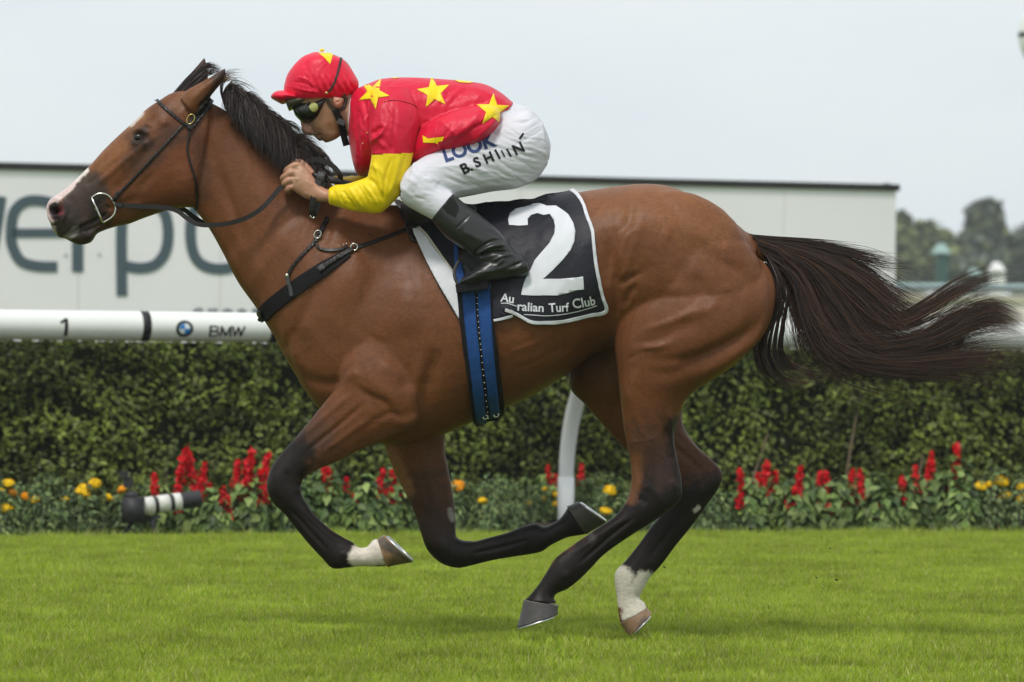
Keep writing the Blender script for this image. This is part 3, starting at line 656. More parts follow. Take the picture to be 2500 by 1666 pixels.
# remote camera in the bed -----------------------------------------------------------
M_cb = mat('camera_black', (.02, .02, .022), .55, .4, bump=(200, .2)); M_cw = mat('lens_white', (.66, .65, .60), .45, .4)
y0 = BED0 + .06
def cq(px, py, d=0): return on_line(px, py, y0 - d, SL)
rc = thing('remote_camera', cq(360, 1290) * (1, 1, 0), 'black remote camera with white banded telephoto lens low among the flowers', 'camera')
c0 = cq(326, 1246); kx = (c0[1] + D) / F
put('camera_body', bevel_mesh('camera_body', box(c0, (24 * kx, .04, 30 * kx)), .008).name and box(c0 + (0, -.02, 0), (27 * kx, .05, 31 * kx)), M_cb, rc)
put('viewfinder', ellipsoid(cq(322, 1212), (16 * kx, .03, 14 * kx), n=8), M_cb, rc)
put('radio_trigger', box(cq(313, 1178), (11 * kx, .012, 13 * kx)), M_cb, rc, False); put('radio_trigger', box(cq(303, 1158), (10 * kx, .012, 8 * kx)), M_cb, rc, False)
ax0, ax1 = cq(340, 1238), cq(487, 1218)
def at_(t): return ax0 + (ax1 - ax0) * t
put('lens', tube([at_(0), at_(.3), at_(.9), at_(1)], [20 * kx, 19 * kx, 21 * kx, 22 * kx], 24), M_cb, rc)
for t0, t1, r_ in ((.03, .23, 21.5), (.30, .49, 21.5), (.56, .68, 21.5)): put('lens_band', tube([at_(t0), at_(t1)], r_ * kx, 24, 3), M_cw, rc)
put('lens_foot', box(cq(370, 1262), (22 * kx, .015, 4 * kx)), M_cb, rc, False); put('stand', tube([cq(372, 1265), cq(374, 1290) * (1, 1, 0)], .018, 10, 3), M_cb, rc)
put('stand', tube([cq(326, 1272), cq(292, 1300) * (1, 1, 0)], .010, 8, 3), M_cb, rc)

# haze over the whole place
hz = put('haze', box((0, 331, 14), (405, 373, 15)), None, None, False, kind='stuff')
mh = bpy.data.materials.new('haze_air'); mh.use_nodes = True; th = mh.node_tree; th.nodes.clear(); ho = th.nodes.new('ShaderNodeOutputMaterial'); pv = th.nodes.new('ShaderNodeVolumePrincipled')
pv.inputs['Color'].default_value = (.93, .96, 1, 1); pv.inputs['Density'].default_value = .0005; th.links.new(pv.outputs[0], ho.inputs['Volume']); hz.data.materials.append(mh)
M_clod = mat('turf_clod', (.05, .055, .02), .9, .1, vary=(80, .4))
for x, y, s_, yy, lb in ((1622, 1385, 4, -.2, 'tiny dark scrap of turf flying just right of the white hind sock'), (2042, 1416, 5, .4, 'dark sliver of turf in the air below the loose row of salvias'), (2027, 1339, 3.5, .5, 'smallest highest scrap of turf just below the flower bed at right'),
      (1993, 1411, 3.5, .2, 'faint scrap of turf left of the dark sliver, over the grass'), (1556, 1586, 6, -.3, 'dark clod of turf lying under the white socked far hind hoof')):
    c_ = W(x, y, yy); o = put('turf_clod', ellipsoid(c_, (s_ / 737, s_ / 900, s_ / 1500), [[.9, 0, .4], [0, 1, 0], [-.4, 0, .9]], 5), M_clod, None, True, category='turf clod', group='bits of turf thrown up behind the horse', label=lb)
# ================================================================== THE HORSE
BLACK = (.011, .0075, .0065); BAY = (.138, .049, .018)
M_coat = mat('coat', rough=.40, spec=.20, bump=(420, .10, (1, 1, .35), .001), vary=(7, .16), attr=True)
_t = M_coat.node_tree; _b1 = [x for x in _t.nodes if x.type == 'BUMP'][0]; _tc = [x for x in _t.nodes if x.type == 'TEX_COORD'][0]
_m = _t.nodes.new('ShaderNodeMapping'); _m.inputs['Scale'].default_value = (1.0, .6, .45); _m.inputs['Rotation'].default_value = (0, R(35), 0)
_n = _t.nodes.new('ShaderNodeTexNoise'); _n.inputs['Scale'].default_value = 34; _n.inputs['Detail'].default_value = 5; _n.inputs['Roughness'].default_value = .62; _n.inputs['Distortion'].default_value = .6
_b2 = _t.nodes.new('ShaderNodeBump'); _b2.inputs['Strength'].default_value = .42; _b2.inputs['Distance'].default_value = .006
_t.links.new(_tc.outputs['Object'], _m.inputs[0]); _t.links.new(_m.outputs[0], _n.inputs['Vector']); _t.links.new(_n.outputs['Fac'], _b2.inputs['Height']); _t.links.new(_b2.outputs[0], _b1.inputs['Normal'])
_h = _t.nodes.new('ShaderNodeTexNoise'); _h.inputs['Scale'].default_value = 150; _h.inputs['Detail'].default_value = 4; _m3 = _t.nodes.new('ShaderNodeMapping'); _m3.inputs['Scale'].default_value = (.35, 1, 1); _m3.inputs['Rotation'].default_value = (0, R(-35), 0)
_t.links.new(_tc.outputs['Object'], _m3.inputs[0]); _t.links.new(_m3.outputs[0], _h.inputs['Vector']); _q = _t.nodes.new('ShaderNodeMapRange'); _q.inputs[1].default_value = .3; _q.inputs[2].default_value = .7; _q.inputs[3].default_value = .84; _q.inputs[4].default_value = 1.16; _t.links.new(_h.outputs['Fac'], _q.inputs[0])
_vs = [x for x in _t.nodes if x.type == 'VECT_MATH'][0]; _v2 = _t.nodes.new('ShaderNodeVectorMath'); _v2.operation = 'SCALE'; _t.links.new(_vs.outputs[0], _v2.inputs[0]); _t.links.new(_q.outputs[0], _v2.inputs['Scale']); _t.links.new(_v2.outputs[0], _t.nodes['Principled BSDF'].inputs['Base Color'])
_r = _t.nodes.new('ShaderNodeMapRange'); _r.inputs[3].default_value = .34; _r.inputs[4].default_value = .58; _t.links.new(_n.outputs['Fac'], _r.inputs[0]); _t.links.new(_r.outputs[0], _t.nodes['Principled BSDF'].inputs['Roughness'])
M_hair = mat('horse_hair', (.018, .013, .012), .42, .45, vary=(30, .5))
M_tail = mat('tail_hair', (.03, .019, .016), .38, .22, attr=True)
M_hoof = mat('hoof_horn', rough=.5, spec=.4, attr=True, vary=(60, .25), bump=(90, .3, (.2, .2, 1.5), .001))
M_shoe = mat('shoe_metal', (.72, .73, .74), .35, .5, .85, vary=(40, .2))
M_eye = mat('eye_wet', (.006, .004, .003), .12, .45)

NH = [  # near hind leg
 (1590,575,1810,605,.05,-.06),(1552,655,1874,650,.095,-.09),(1514,745,1894,722,.13,-.14),(1499,830,1868,812,.13,-.16),(1507,900,1790,895,.11,-.165),
 (1513,960,1682,968,.082,-.165),(1521,1034,1651,1040,.06,-.165),(1531,1088,1647,1085,.05,-.165),(1539,1135,1656,1130,.041,-.165),(1541,1180,1665,1180,.041,-.165),
 (1530,1222,1660,1222,.042,-.165),(1503,1259,1613,1262,.036,-.165),(1467,1284,1545,1305,.031,-.165),(1430,1309,1478,1352,.027,-.165),(1391,1336,1440,1391,.029,-.165),
 (1357,1362,1412,1418,.034,-.165),(1338,1391,1384,1439,.034,-.165),(1320,1420,1360,1449,.030,-.165),(1300,1446,1353,1460,.034,-.165),(1281,1466,1360,1474,.045,-.165)]
FH = [  # far hind leg
 (1590,600,1800,640,.10,.10),(1470,760,1860,740,.13,.13),(1400,850,1800,850,.12,.15),(1390,942,1700,930,.10,.15),(1428,988,1672,975,.075,.15),
 (1468,1034,1665,1020,.065,.15),(1500,1070,1678,1058,.056,.15),(1536,1106,1706,1094,.047,.15),(1575,1145,1737,1122,.041,.15),(1600,1185,1763,1154,.040,.15),
 (1617,1220,1756,1190,.041,.15),(1615,1252,1730,1228,.036,.15),(1588,1288,1688,1286,.031,.15),(1560,1328,1652,1330,.027,.15),(1529,1367,1616,1378,.029,.15),
 (1503,1396,1586,1412,.034,.15),(1501,1425,1572,1438,.034,.15),(1506,1460,1561,1459,.030,.15),(1509,1493,1574,1473,.034,.15),(1514,1521,1580,1487,.045,.15)]
NF = [  # near fore leg
 (860,800,1000,850,.07,-.13),(830,880,1030,930,.085,-.15),(825,925,1034,985,.082,-.16),(822,945,1012,1040,.07,-.165),(798,975,944,1073,.058,-.165),
 (768,1013,890,1094,.048,-.165),(730,1059,822,1128,.040,-.165),(697,1096,775,1147,.036,-.165),(668,1132,745,1165,.038,-.165),(654,1165,735,1187,.041,-.165),
 (653,1200,739,1212,.040,-.165),(668,1230,748,1228,.035,-.165),(694,1255,764,1253,.029,-.165),(722,1290,784,1273,.026,-.165),(754,1329,812,1296,.027,-.165),
 (785,1362,840,1313,.030,-.165),(812,1388,864,1326,.035,-.165),(850,1386,872,1336,.034,-.165),(884,1383,895,1336,.029,-.165),(915,1384,912,1318,.036,-.165),(944,1383,928,1318,.046,-.165)]
FF = [  # far fore leg
 (900,960,1080,950,.08,.13),(925,1030,1088,1020,.072,.14),(940,1092,1086,1095,.058,.14),(957,1140,1094,1140,.051,.14),(978,1182,1101,1180,.045,.14),(998,1222,1108,1220,.041,.14),
 (1015,1262,1112,1262,.037,.14),(1027,1300,1113,1302,.038,.14),(1043,1343,1118,1314,.041,.14),(1076,1375,1134,1320,.041,.14),(1116,1387,1150,1321,.037,.14),
 (1151,1381,1162,1321,.030,.14),(1200,1369,1192,1313,.026,.14),(1252,1360,1240,1300,.027,.14),(1292,1354,1276,1285,.031,.14),(1323,1347,1310,1278,.035,.14),
 (1346,1331,1330,1286,.032,.14),(1384,1313,1360,1272,.028,.14),(1410,1308,1377,1254,.036,.14),(1430,1305,1386,1238,.045,.14)]
TORSO = [(790,560,675,835,.10,0),(835,498,715,905,.165,0,1.9,2.2),(895,496,780,1000,.195,0,1.6,2.3),(960,500,870,1060,.205,0,1.5,2.3),(1040,506,960,1088,.225,0,1.5,2.2),(1120,508,1085,1060,.26,0,1.7,2.1,-.05),(1220,502,1190,1014,.285,0,1.85,2.1,-.08),
 (1320,488,1300,967,.29,0,1.95,2.1,-.06),(1400,472,1388,912,.28,0,2.1,2.1),(1480,459,1450,865,.265,0,2.2,2.1,.05),(1568,449,1530,850,.265,0,2.2,2.2,.08),
 (1644,458,1600,860,.26,0,2.2,2.3,.08),(1721,497,1680,860,.24,0,2.1,2.3),(1797,546,1740,850,.20,0,2,2.2),(1850,596,1790,800,.13,0)]
NECK = [(500,243,470,505,.062,0,2,2.1),(548,268,509,556,.066,0,1.7,2.2),(600,303,543,616,.075,0,1.6,2.2),(662,352,580,688,.092,0,1.55,2.2),(730,415,625,752,.12,0,1.5,2.2),(800,465,665,815,.15,0,1.5,2.2),(870,497,705,870,.165,0,1.5,2.2),(930,510,770,920,.12,0)]
HEAD = [(520,262,510,430,.05,0),(505,236,500,470,.075,0),(462,222,478,504,.083,0,2,2.3),(421,227,448,507,.092,0,2.1,2.3),(390,245,413,513,.098,0,2.2,2.4),(356,268,380,523,.098,0,2.3,2.6),(325,299,346,535,.09,0,2.3,2.8),(291,330,315,547,.078,0,2.3,2.8),
 (252,368,285,553,.064,0,2.2,2.6),(222,402,262,560,.056,0,2.2,2.4),(191,433,235,566,.054,0,2.2,2.3),(161,460,205,572,.056,0,2.2,2.3),(136,478,170,570,.057,0,2.2,2.2),(120,490,145,575,.05,0,2.1,2.1),(113,505,130,565,.034,0)]
CHIN = [(262,530,262,560,.034,0),(245,545,236,572,.036,0),(225,552,222,592,.037,0),(200,556,195,598,.036,0),(178,562,172,590,.034,0),(160,566,158,582,.026,0)]
LIP = [(200,520,205,570,.05,0),(160,510,170,582,.048,0),(138,515,148,581,.042,0),(125,530,134,571,.03,0)]
NOSTRIL = []
def ear(tab): return loft(tab, nseg=16, sub=5)
EAR_N = [(440,240,478,285,.034,-.058),(456,221,495,268,.036,-.062),(478,208,514,238,.03,-.066),(506,193,530,217,.022,-.068),(530,178,542,202,.013,-.068),(551,165,552,176,.003,-.066)]
EAR_F = [(424,232,470,262,.034,.056),(440,207,490,236,.034,.062),(456,189,506,214,.028,.066),(474,169,508,190,.02,.068),(489,152,506,168,.012,.068),(499,139,501,145,.003,.066)]
DOCK = [(1820,565,1850,640,.045,0),(1850,578,1870,640,.04,0),(1885,588,1895,640,.034,0),(1930,600,1934,645,.028,0),(1985,622,1978,660,.022,0),(2040,650,2028,682,.014,0)]

parts = [loft(TORSO, nseg=44), loft(NECK, nseg=36), loft(HEAD, nseg=40), loft(CHIN, nseg=20), loft(LIP, nseg=20), loft(NH), loft(FH), loft(NF), loft(FF), ear(EAR_N), ear(EAR_F), loft(DOCK, nseg=14)]
# masses that round out the shoulder, elbow, chest, croup and thigh
def mass(px, py, y, rx, rz, ry, ang=0):
    c = W(px, py, y); a = R(ang); k = 1 / 737.0
    rot = [[math.cos(a), 0, math.sin(a)], [0, 1, 0], [-math.sin(a), 0, math.cos(a)]]
    return ellipsoid(c, (rx * k, ry, rz * k), rot, 14)
for s in (-1, 1):
    parts += [mass(880, 770, s * .10, 120, 210, .10, -28), mass(790, 800, s * .07, 90, 150, .085, 0), mass(955, 905, s * .125, 80, 120, .085, -15),
              mass(1650, 640, s * .12, 190, 170, .125, 28), mass(1700, 710, s * .125, 170, 170, .14, 0)]
co, f = voxel(parts, .0047)
e = edges_of(f)
p = project(co)
hd = np.clip((530 - p[:, 0]) / 60, 0, 1)                     # keep the head crisper
leg = np.clip((p[:, 1] - 1060) / 60, 0, 1)
soft_w = 1 - .75 * np.maximum(hd, leg)
co = smooth(co, e, 20, .6, -.6, soft_w)
co = smooth(co, e, 80, .62, -.63, np.clip((1100 - p[:, 1]) / 80, 0, 1) * np.clip((p[:, 0] - 560) / 80, 0, 1))
NB = (-9, 0.02); FB = (0.02, 9)
nostril = [[(137,505),(134,522)]]
st = [
 # head
 ([(337,335)],15,-.007),([(322,322),(345,318),(362,330)],6,.007),([(318,345),(338,352),(360,346)],5,.005),
 ([(368,345),(330,372),(262,430),(240,450)],7,.006),([(392,330),(350,385),(300,430)],10,-.004),([(345,400),(300,445),(265,470)],14,-.006),
 ([(360,288)],16,-.009),([(395,290),(405,310)],9,.006),([(352,300),(372,306)],6,.005),
 ([(430,400),(450,440),(440,470),(400,490)],34,.010),([(500,330),(500,390),(494,460)],15,-.006),
 ([(355,480),(300,500),(270,520)],12,-.006),([(380,420),(330,470)],10,-.004),
 ([(300,380),(250,425),(205,455)],6,-.003),([(285,350),(240,395),(190,440)],7,.003),
 ([(119,500),(118,522),(128,540),(142,541)],4.5,.007),([(119,500),(132,487),(150,492),(158,512),(154,532),(142,541)],4.5,.007),
 ([(134,505),(137,525)],13,-.026),([(172,478),(176,505),(168,530)],8,-.003),
 ([(164,580),(190,562),(215,548),(240,535),(262,520)],3.6,-.011),([(180,552),(215,535)],7,.004),([(195,572),(212,566)],10,.004),
 ([(240,575),(262,562)],5,-.004),([(262,500),(268,515)],6,-.005),
 ([(462,250),(500,215),(538,186)],5,.003),([(478,270),(510,240),(545,190)],5,-.007),([(440,262),(470,285)],14,.004),
 # neck
 ([(508,330),(540,440),(585,560),(625,660)],14,-.010),([(520,540),(560,620),(600,700)],11,.004),([(560,330),(620,430),(680,560)],30,.006),
 ([(640,640),(680,560),(740,520),(800,520)],14,-.005),([(560,500),(600,600),(650,700)],16,.006),
 # shoulder and chest
 ([(880,560),(830,640),(770,720),(735,790)],22,-.005),([(900,580),(860,670),(800,760),(760,840)],26,.004),([(960,600),(930,680),(880,780),(830,830)],24,-.0035),
 ([(1000,640),(990,740),(960,820)],40,.006),([(1066,850),(1054,890),(1044,940),(1038,1005)],19,-.015),([(1040,860),(1022,910),(1012,960),(1012,1005)],18,.009),
 ([(700,880),(760,930),(820,935),(850,900)],14,-.008),([(832,940),(858,914),(885,922)],10,.005),([(862,935),(905,980),(950,1005)],15,-.005),
 ([(885,905),(930,950),(975,985)],18,.004),([(960,1040),(1000,1030),(1022,1010)],12,.008),([(900,1040),(950,1010),(985,1020)],8,-.004),
 ([(1020,870),(1000,930),(960,950)],18,-.004),([(780,780),(830,860)],20,-.003),([(930,800),(900,850)],26,.004),
 # forearm and tendons
 ([(860,960),(790,1020),(720,1085)],7,.005,NB),([(890,985),(820,1045),(745,1105)],6,-.006,NB),([(905,1020),(850,1060),(780,1110)],8,.004,NB),
 ([(678,1140),(672,1180),(680,1215)],9,.004,NB),([(700,1150),(705,1190)],8,-.003,NB),([(716,1195),(735,1200)],7,.003,NB),
 ([(700,1235),(750,1290),(800,1345)],4.6,-0.0058,NB),([(725,1235),(775,1280),(825,1325)],4.6,0.0043,NB),([(838,1345),(842,1362)],9,.003,NB),
 ([(990,1100),(1010,1200),(1040,1280)],8,-.004,FB),([(1030,1110),(1055,1200),(1075,1280)],10,.004,FB),([(1150,1352),(1220,1338),(1290,1318)],4.6,-0.0058,FB),
 # barrel, flank
 ([(1490,600),(1505,680),(1500,760),(1480,810)],12,-.012),([(1380,800),(1430,760),(1480,700)],22,-.004),([(1440,880),(1400,850),(1330,880)],18,-.004),
 ([(1090,800),(1120,860),(1180,900),(1280,870)],16,-.002),([(1240,860),(1300,840),(1380,790)],7,.002),([(1245,900),(1320,880),(1400,830)],6,-.0015),([(1400,500),(1480,510)],12,-.003),
 # quarter
 ([(1535,480),(1540,520),(1520,580)],14,-.006),([(1570,540),(1550,590),(1530,650),(1520,700)],14,.008),([(1610,570),(1640,580)],22,.004),
 ([(1620,500),(1720,600),(1800,660),(1850,700)],13,-.004),([(1560,690),(1535,720),(1520,760)],9,-.007),([(1600,640),(1560,680)],20,-.004),
 ([(1650,780),(1720,760),(1760,740)],12,.005),([(1560,800),(1640,780),(1720,745)],9,-.003),([(1740,790),(1650,800),(1560,815)],18,-.002),
 ([(1870,780),(1800,830),(1720,865),(1640,880),(1560,870)],13,-.007),([(1885,730),(1850,820),(1750,890),(1670,940)],11,.005),([(1580,915),(1640,912)],16,-.004),
 ([(1845,620),(1868,700),(1855,780)],9,.004),([(1550,850),(1600,848),(1650,835)],9,.004),([(1530,880),(1560,860),(1600,855)],6,-.004),([(1525,930),(1540,980),(1545,1040)],12,.004),
 ([(1700,760),(1690,700),(1640,640)],16,-.003),([(1580,700),(1660,720),(1700,790)],26,.003),
 # broad muscle forms of the quarter and shoulder
 ([(1570,545),(1532,575),(1512,630),(1500,680)],13,.010),([(1500,550),(1488,630),(1486,700)],16,-.009),([(1514,704),(1530,684),(1570,664)],9,-.009),
 ([(1600,560),(1700,620),(1790,655),(1845,690)],24,-.007),([(1590,520),(1700,570),(1800,630)],26,.004),([(1702,660),(1712,700),(1722,730)],13,-.006),([(1735,720),(1780,705),(1810,715)],16,.005),
 ([(1722,745),(1644,782),(1560,808)],10,.008),([(1862,745),(1822,812),(1742,862),(1660,905),(1610,915)],18,-.012),([(1888,762),(1842,832),(1762,892),(1682,938)],14,.008),
 ([(1530,871),(1587,851),(1628,844)],4,.003),([(1540,840),(1600,830),(1680,800)],12,-.005),([(1560,900),(1540,950),(1535,1000)],16,.006),([(1610,640),(1650,690),(1640,750)],28,.005),
 ([(735,800),(735,850),(765,895)],26,-.007),([(921,891),(960,905),(1000,930)],16,.006),([(846,930),(900,965),(942,985),(965,1030)],9,-.006),([(800,620),(770,690),(760,760)],30,.005),
 ([(930,640),(890,720),(860,800)],20,-.005),([(985,690),(1000,760),(995,830)],26,.006),([(870,800),(920,830),(980,850)],14,-.004),([(690,790),(705,850),(730,900)],16,.004),
 ([(545,640),(590,560),(620,470)],16,-.004),([(600,720),(650,640),(700,560)],18,.004),([(1300,900),(1400,850),(1450,790)],16,.004),([(1120,930),(1200,960),(1280,930)],14,.002),
 # gaskin, hock, cannon
 ([(1640,1000),(1638,1060),(1648,1120)],5.6,0.0043,NB),([(1628,1010),(1625,1080),(1635,1140)],6,-.006,NB),([(1560,1010),(1575,1080),(1570,1140)],9,.003,NB),
 ([(1560,1180),(1600,1200),(1620,1235)],8,.003,NB),([(1560,1215),(1580,1230)],8,-.004,NB),([(1640,1170),(1650,1200)],8,.003,NB),
 ([(1550,1262),(1480,1318),(1410,1380)],4.6,-0.0072,NB),([(1530,1262),(1460,1310),(1400,1355)],5.6,0.0043,NB),([(1375,1395),(1388,1412)],9,.004,NB),
 ([(1600,1010),(1660,1060),(1730,1130)],6,.003,FB),([(1610,1060),(1670,1110),(1725,1160)],8,-.006,FB),([(1690,1225),(1640,1290),(1580,1370)],5.6,-0.0058,FB),
]
co = sculpt(co, f, st)
co = smooth(co, e, 3, .5, -.5)
co = smooth(co, e, 5, .62, -.63, np.clip((1080 - p[:, 1]) / 60, 0, 1) * np.clip((p[:, 0] - 560) / 60, 0, 1))
# veins: fine raised threads
co = sculpt(co, f, [(l, 2.6, .0016, NB) for l in ([(1550,985),(1555,1030),(1570,1062),(1598,1070)],[(1620,1040),(1600,1068),(1570,1078),(1535,1078)],[(905,1032),(925,1028),(945,1036)])])
n = len(co); cols = np.tile(np.array(BAY), (n, 1))
dap = np.array([noise.noise(Vector(q) * 6) for q in co[::1]]); cols *= (1 + .12 * dap[:, None])
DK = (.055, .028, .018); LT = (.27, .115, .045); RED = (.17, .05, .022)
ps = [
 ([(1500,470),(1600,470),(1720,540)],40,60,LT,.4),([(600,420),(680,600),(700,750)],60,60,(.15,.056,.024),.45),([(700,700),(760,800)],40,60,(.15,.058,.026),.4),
 ([(440,350),(440,470)],50,40,RED,.5),([(420,330),(360,380),(330,400)],16,26,DK,.75),([(337,335)],20,24,(.012,.008,.007),.92),([(470,300),(490,400),(495,480)],8,22,DK,.6),
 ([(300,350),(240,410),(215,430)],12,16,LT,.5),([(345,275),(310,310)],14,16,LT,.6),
 ([(600,300),(690,380),(780,450)],14,26,BLACK,.9),
 # muzzle
 ([(215,470),(200,500),(190,540)],40,24,(.048,.034,.030),.9),([(240,500),(245,540)],14,22,(.03,.022,.02),.85),([(200,575),(165,575)],22,12,(.04,.03,.027),.9),([(150,560),(160,530)],26,12,(.045,.033,.030),.9),
 ([(300,530),(360,515)],8,14,(.13,.055,.025),.6),
 # white blaze and pink snip
 ([(345,277),(320,302)],5,5,(.62,.56,.50),.8),([(205,415),(175,442),(145,465),(125,482)],9,6,(.66,.58,.54),1),([(170,450),(140,475),(118,500)],13,6,(.60,.47,.45),1),([(116,500),(113,520),(122,540)],7,5,(.5,.36,.35),.9),
 ([(133,575),(129,558)],6,4,(.5,.4,.38),.8),([(160,584),(180,570),(186,560)],6,5,(.30,.27,.25),.6),
 ([(134,508),(137,525)],12,6,(.012,.006,.006),1),([(148,508),(150,520)],5,4,(.16,.03,.035),.7),
 # ears
 ([(530,190),(550,168)],8,12,(.035,.02,.015),.9),([(500,255),(525,225),(545,192)],11,10,(.035,.02,.015),.8),([(430,225),(470,180),(500,145)],30,10,(.04,.026,.021),.9,(.03,.3)),([(440,250),(480,215)],13,10,(.2,.085,.036),.6,NB),
 # black points
 ([(745,1075),(700,1120)],46,60,DK,.75,NB),([(1040,1210),(1060,1290)],44,60,DK,.8,FB),([(1600,1090),(1600,1170)],44,60,DK,.7,NB),([(1660,1080),(1720,1150)],50,60,DK,.75,FB),
 ([(690,1110),(680,1180),(720,1270),(800,1350),(850,1360)],46,44,BLACK,1,NB),([(740,1100),(700,1120)],14,34,BLACK,.6,NB),
 ([(1060,1320),(1110,1350),(1200,1340),(1330,1315),(1430,1260)],54,46,BLACK,1,FB),([(1020,1250),(1080,1280)],20,44,(.05,.025,.018),.8,FB),([(960,1100),(1000,1200)],8,12,(.26,.12,.05),.6,FB),
 ([(1630,1180),(1570,1250),(1480,1320),(1400,1400),(1310,1470)],44,40,BLACK,1,NB),([(1648,1040),(1645,1100),(1648,1160)],15,16,BLACK,.92,NB),([(1600,1110),(1620,1160)],14,34,(.05,.025,.02),.8,NB),([(1553,1120),(1552,1180),(1540,1220)],7,14,(.17,.07,.03),.7,NB),
 ([(1740,1170),(1690,1240),(1600,1350),(1550,1400)],50,40,BLACK,1,FB),([(1620,1050),(1700,1110)],46,40,(.12,.045,.022),.7,FB),([(1440,1305),(1447,1318)],5,9,(.10,.09,.09),.35,NB),
 # white socks and patches
 ([(885,1360),(912,1352),(935,1348)],28,11,(.62,.55,.47),1,NB),([(908,1316),(918,1312)],14,6,(.66,.60,.52),1,NB),
 ([(1515,1412),(1510,1440),(1545,1475),(1548,1500)],25,10,(.58,.54,.45),1,FB),([(1575,1412),(1560,1440),(1575,1478)],15,10,(.58,.54,.45),1,FB),
 ([(1099,1247),(1105,1268)],5,5,(.28,.26,.25),.8,FB),([(1697,1246),(1703,1240)],5,4,(.5,.46,.42),.9,FB),
 ([(1385,960),(1440,860)],30,30,(.10,.042,.02),.5,FB),
]
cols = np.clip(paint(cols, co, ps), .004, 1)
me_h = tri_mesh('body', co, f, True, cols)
horse = thing('horse', W(1150, 1590, 0), 'bay racehorse galloping left at full stretch with black tail streaming out behind', 'horse')
o = obj('body', me_h, M_coat); adopt(horse, o)
BV_H = bvh_of(me_h)
# eye
adopt(horse, obj('eye', new_mesh('eye', *ellipsoid(np.array(drape(BV_H, 338, 336, -.0055)), (.017, .012, .0145), n=12)), M_eye))
adopt(horse, obj('eye', new_mesh('eye', *ellipsoid(np.array(drape(BV_H, 338, 336, -.0055)) * (1, -1, 1), (.017, .012, .0145), n=12)), M_eye))
# hooves: coronet front/back, toe and heel of the sole
def hoof(cor, sole, w0, w1, y, base, top, lab=None, patch=None):
    a, b = np.array(cor[:2]), np.array(cor[2:]); c, d = np.array(sole[:2]), np.array(sole[2:]); rows = []
    for t in (0, .08, .35, .7, 1): 
        A = a + (c - a) * t; B = b + (d - b) * t; k = 1.03 if t == .08 else 1
        m = (A + B) / 2; rows.append((*(m + (A - m) * k), *(m + (B - m) * k), w0 + (w1 - w0) * t, y, 2, 2.6))
    cf = loft(rows, nseg=28, sub=4); me = new_mesh('hoof', *cf); n = len(me.vertices)
    t = np.minimum(np.arange(n) // 28 / 16.0, 1); cc = np.where((t < .12)[:, None], np.array(top), np.array(base)); cc[-1] = (.07, .055, .045)
    if patch: cc = paint(cc, np.array([v.co for v in me.vertices]), patch)
    set_col(me, cc); h = obj('hoof', me, M_hoof); adopt(horse, h)
    if lab: h['label'] = lab
    # shoe: U-shaped rim on the sole
    A, B = W(*c, y), W(*d, y); m = (A + B) / 2; u = (A - B) / 2; L = np.linalg.norm(u); u = u / L
    CA, CB = W(*a, y), W(*b, y); nrm = (A + B) / 2 - (CA + CB) / 2; nrm -= u * (nrm @ u); nrm /= np.linalg.norm(nrm)
    pts = [m + u * (L - .008) * math.cos(t) + np.array([0, 1, 0]) * (w1 - .006) * math.sin(t) + nrm * .003 for t in np.linspace(-2.6, 2.6, 15)]
    cf = tube(pts, .0075, 8, 40, .6, side=tuple(nrm)); s = obj('horseshoe', new_mesh('horseshoe', *cf), M_shoe); s.parent = h
DG = (.055, .050, .048)
hoof((1280,1464,1362,1478), (1262,1533,1362,1500), .05, .066, -.165, DG, (.11,.09,.075), 'dark grey front-pointing hoof of the near hind leg')
hoof((944,1384,922,1316), (1008,1373,937,1306), .048, .064, -.165, (.30,.17,.09), (.45,.36,.27), 'striped brown hoof below a white pastern', [([(930,1320),(945,1340)],8,8,(.07,.06,.05),.8),([(960,1376),(1000,1372)],6,8,(.08,.05,.04),.8),([(950,1335),(1000,1365)],8,8,(.07,.06,.055),.8)])
hoof((1430,1305,1384,1238), (1480,1276,1409,1225), .048, .064, .14, (.05,.045,.038), (.07,.055,.04))
hoof((1514,1520,1580,1486), (1535,1557,1591,1497), .048, .06, .15, (.25,.15,.085), (.13,.08,.05), 'pale brown hoof below a white sock', [([(1565,1530),(1572,1515)],6,5,(.05,.035,.03),.8)])

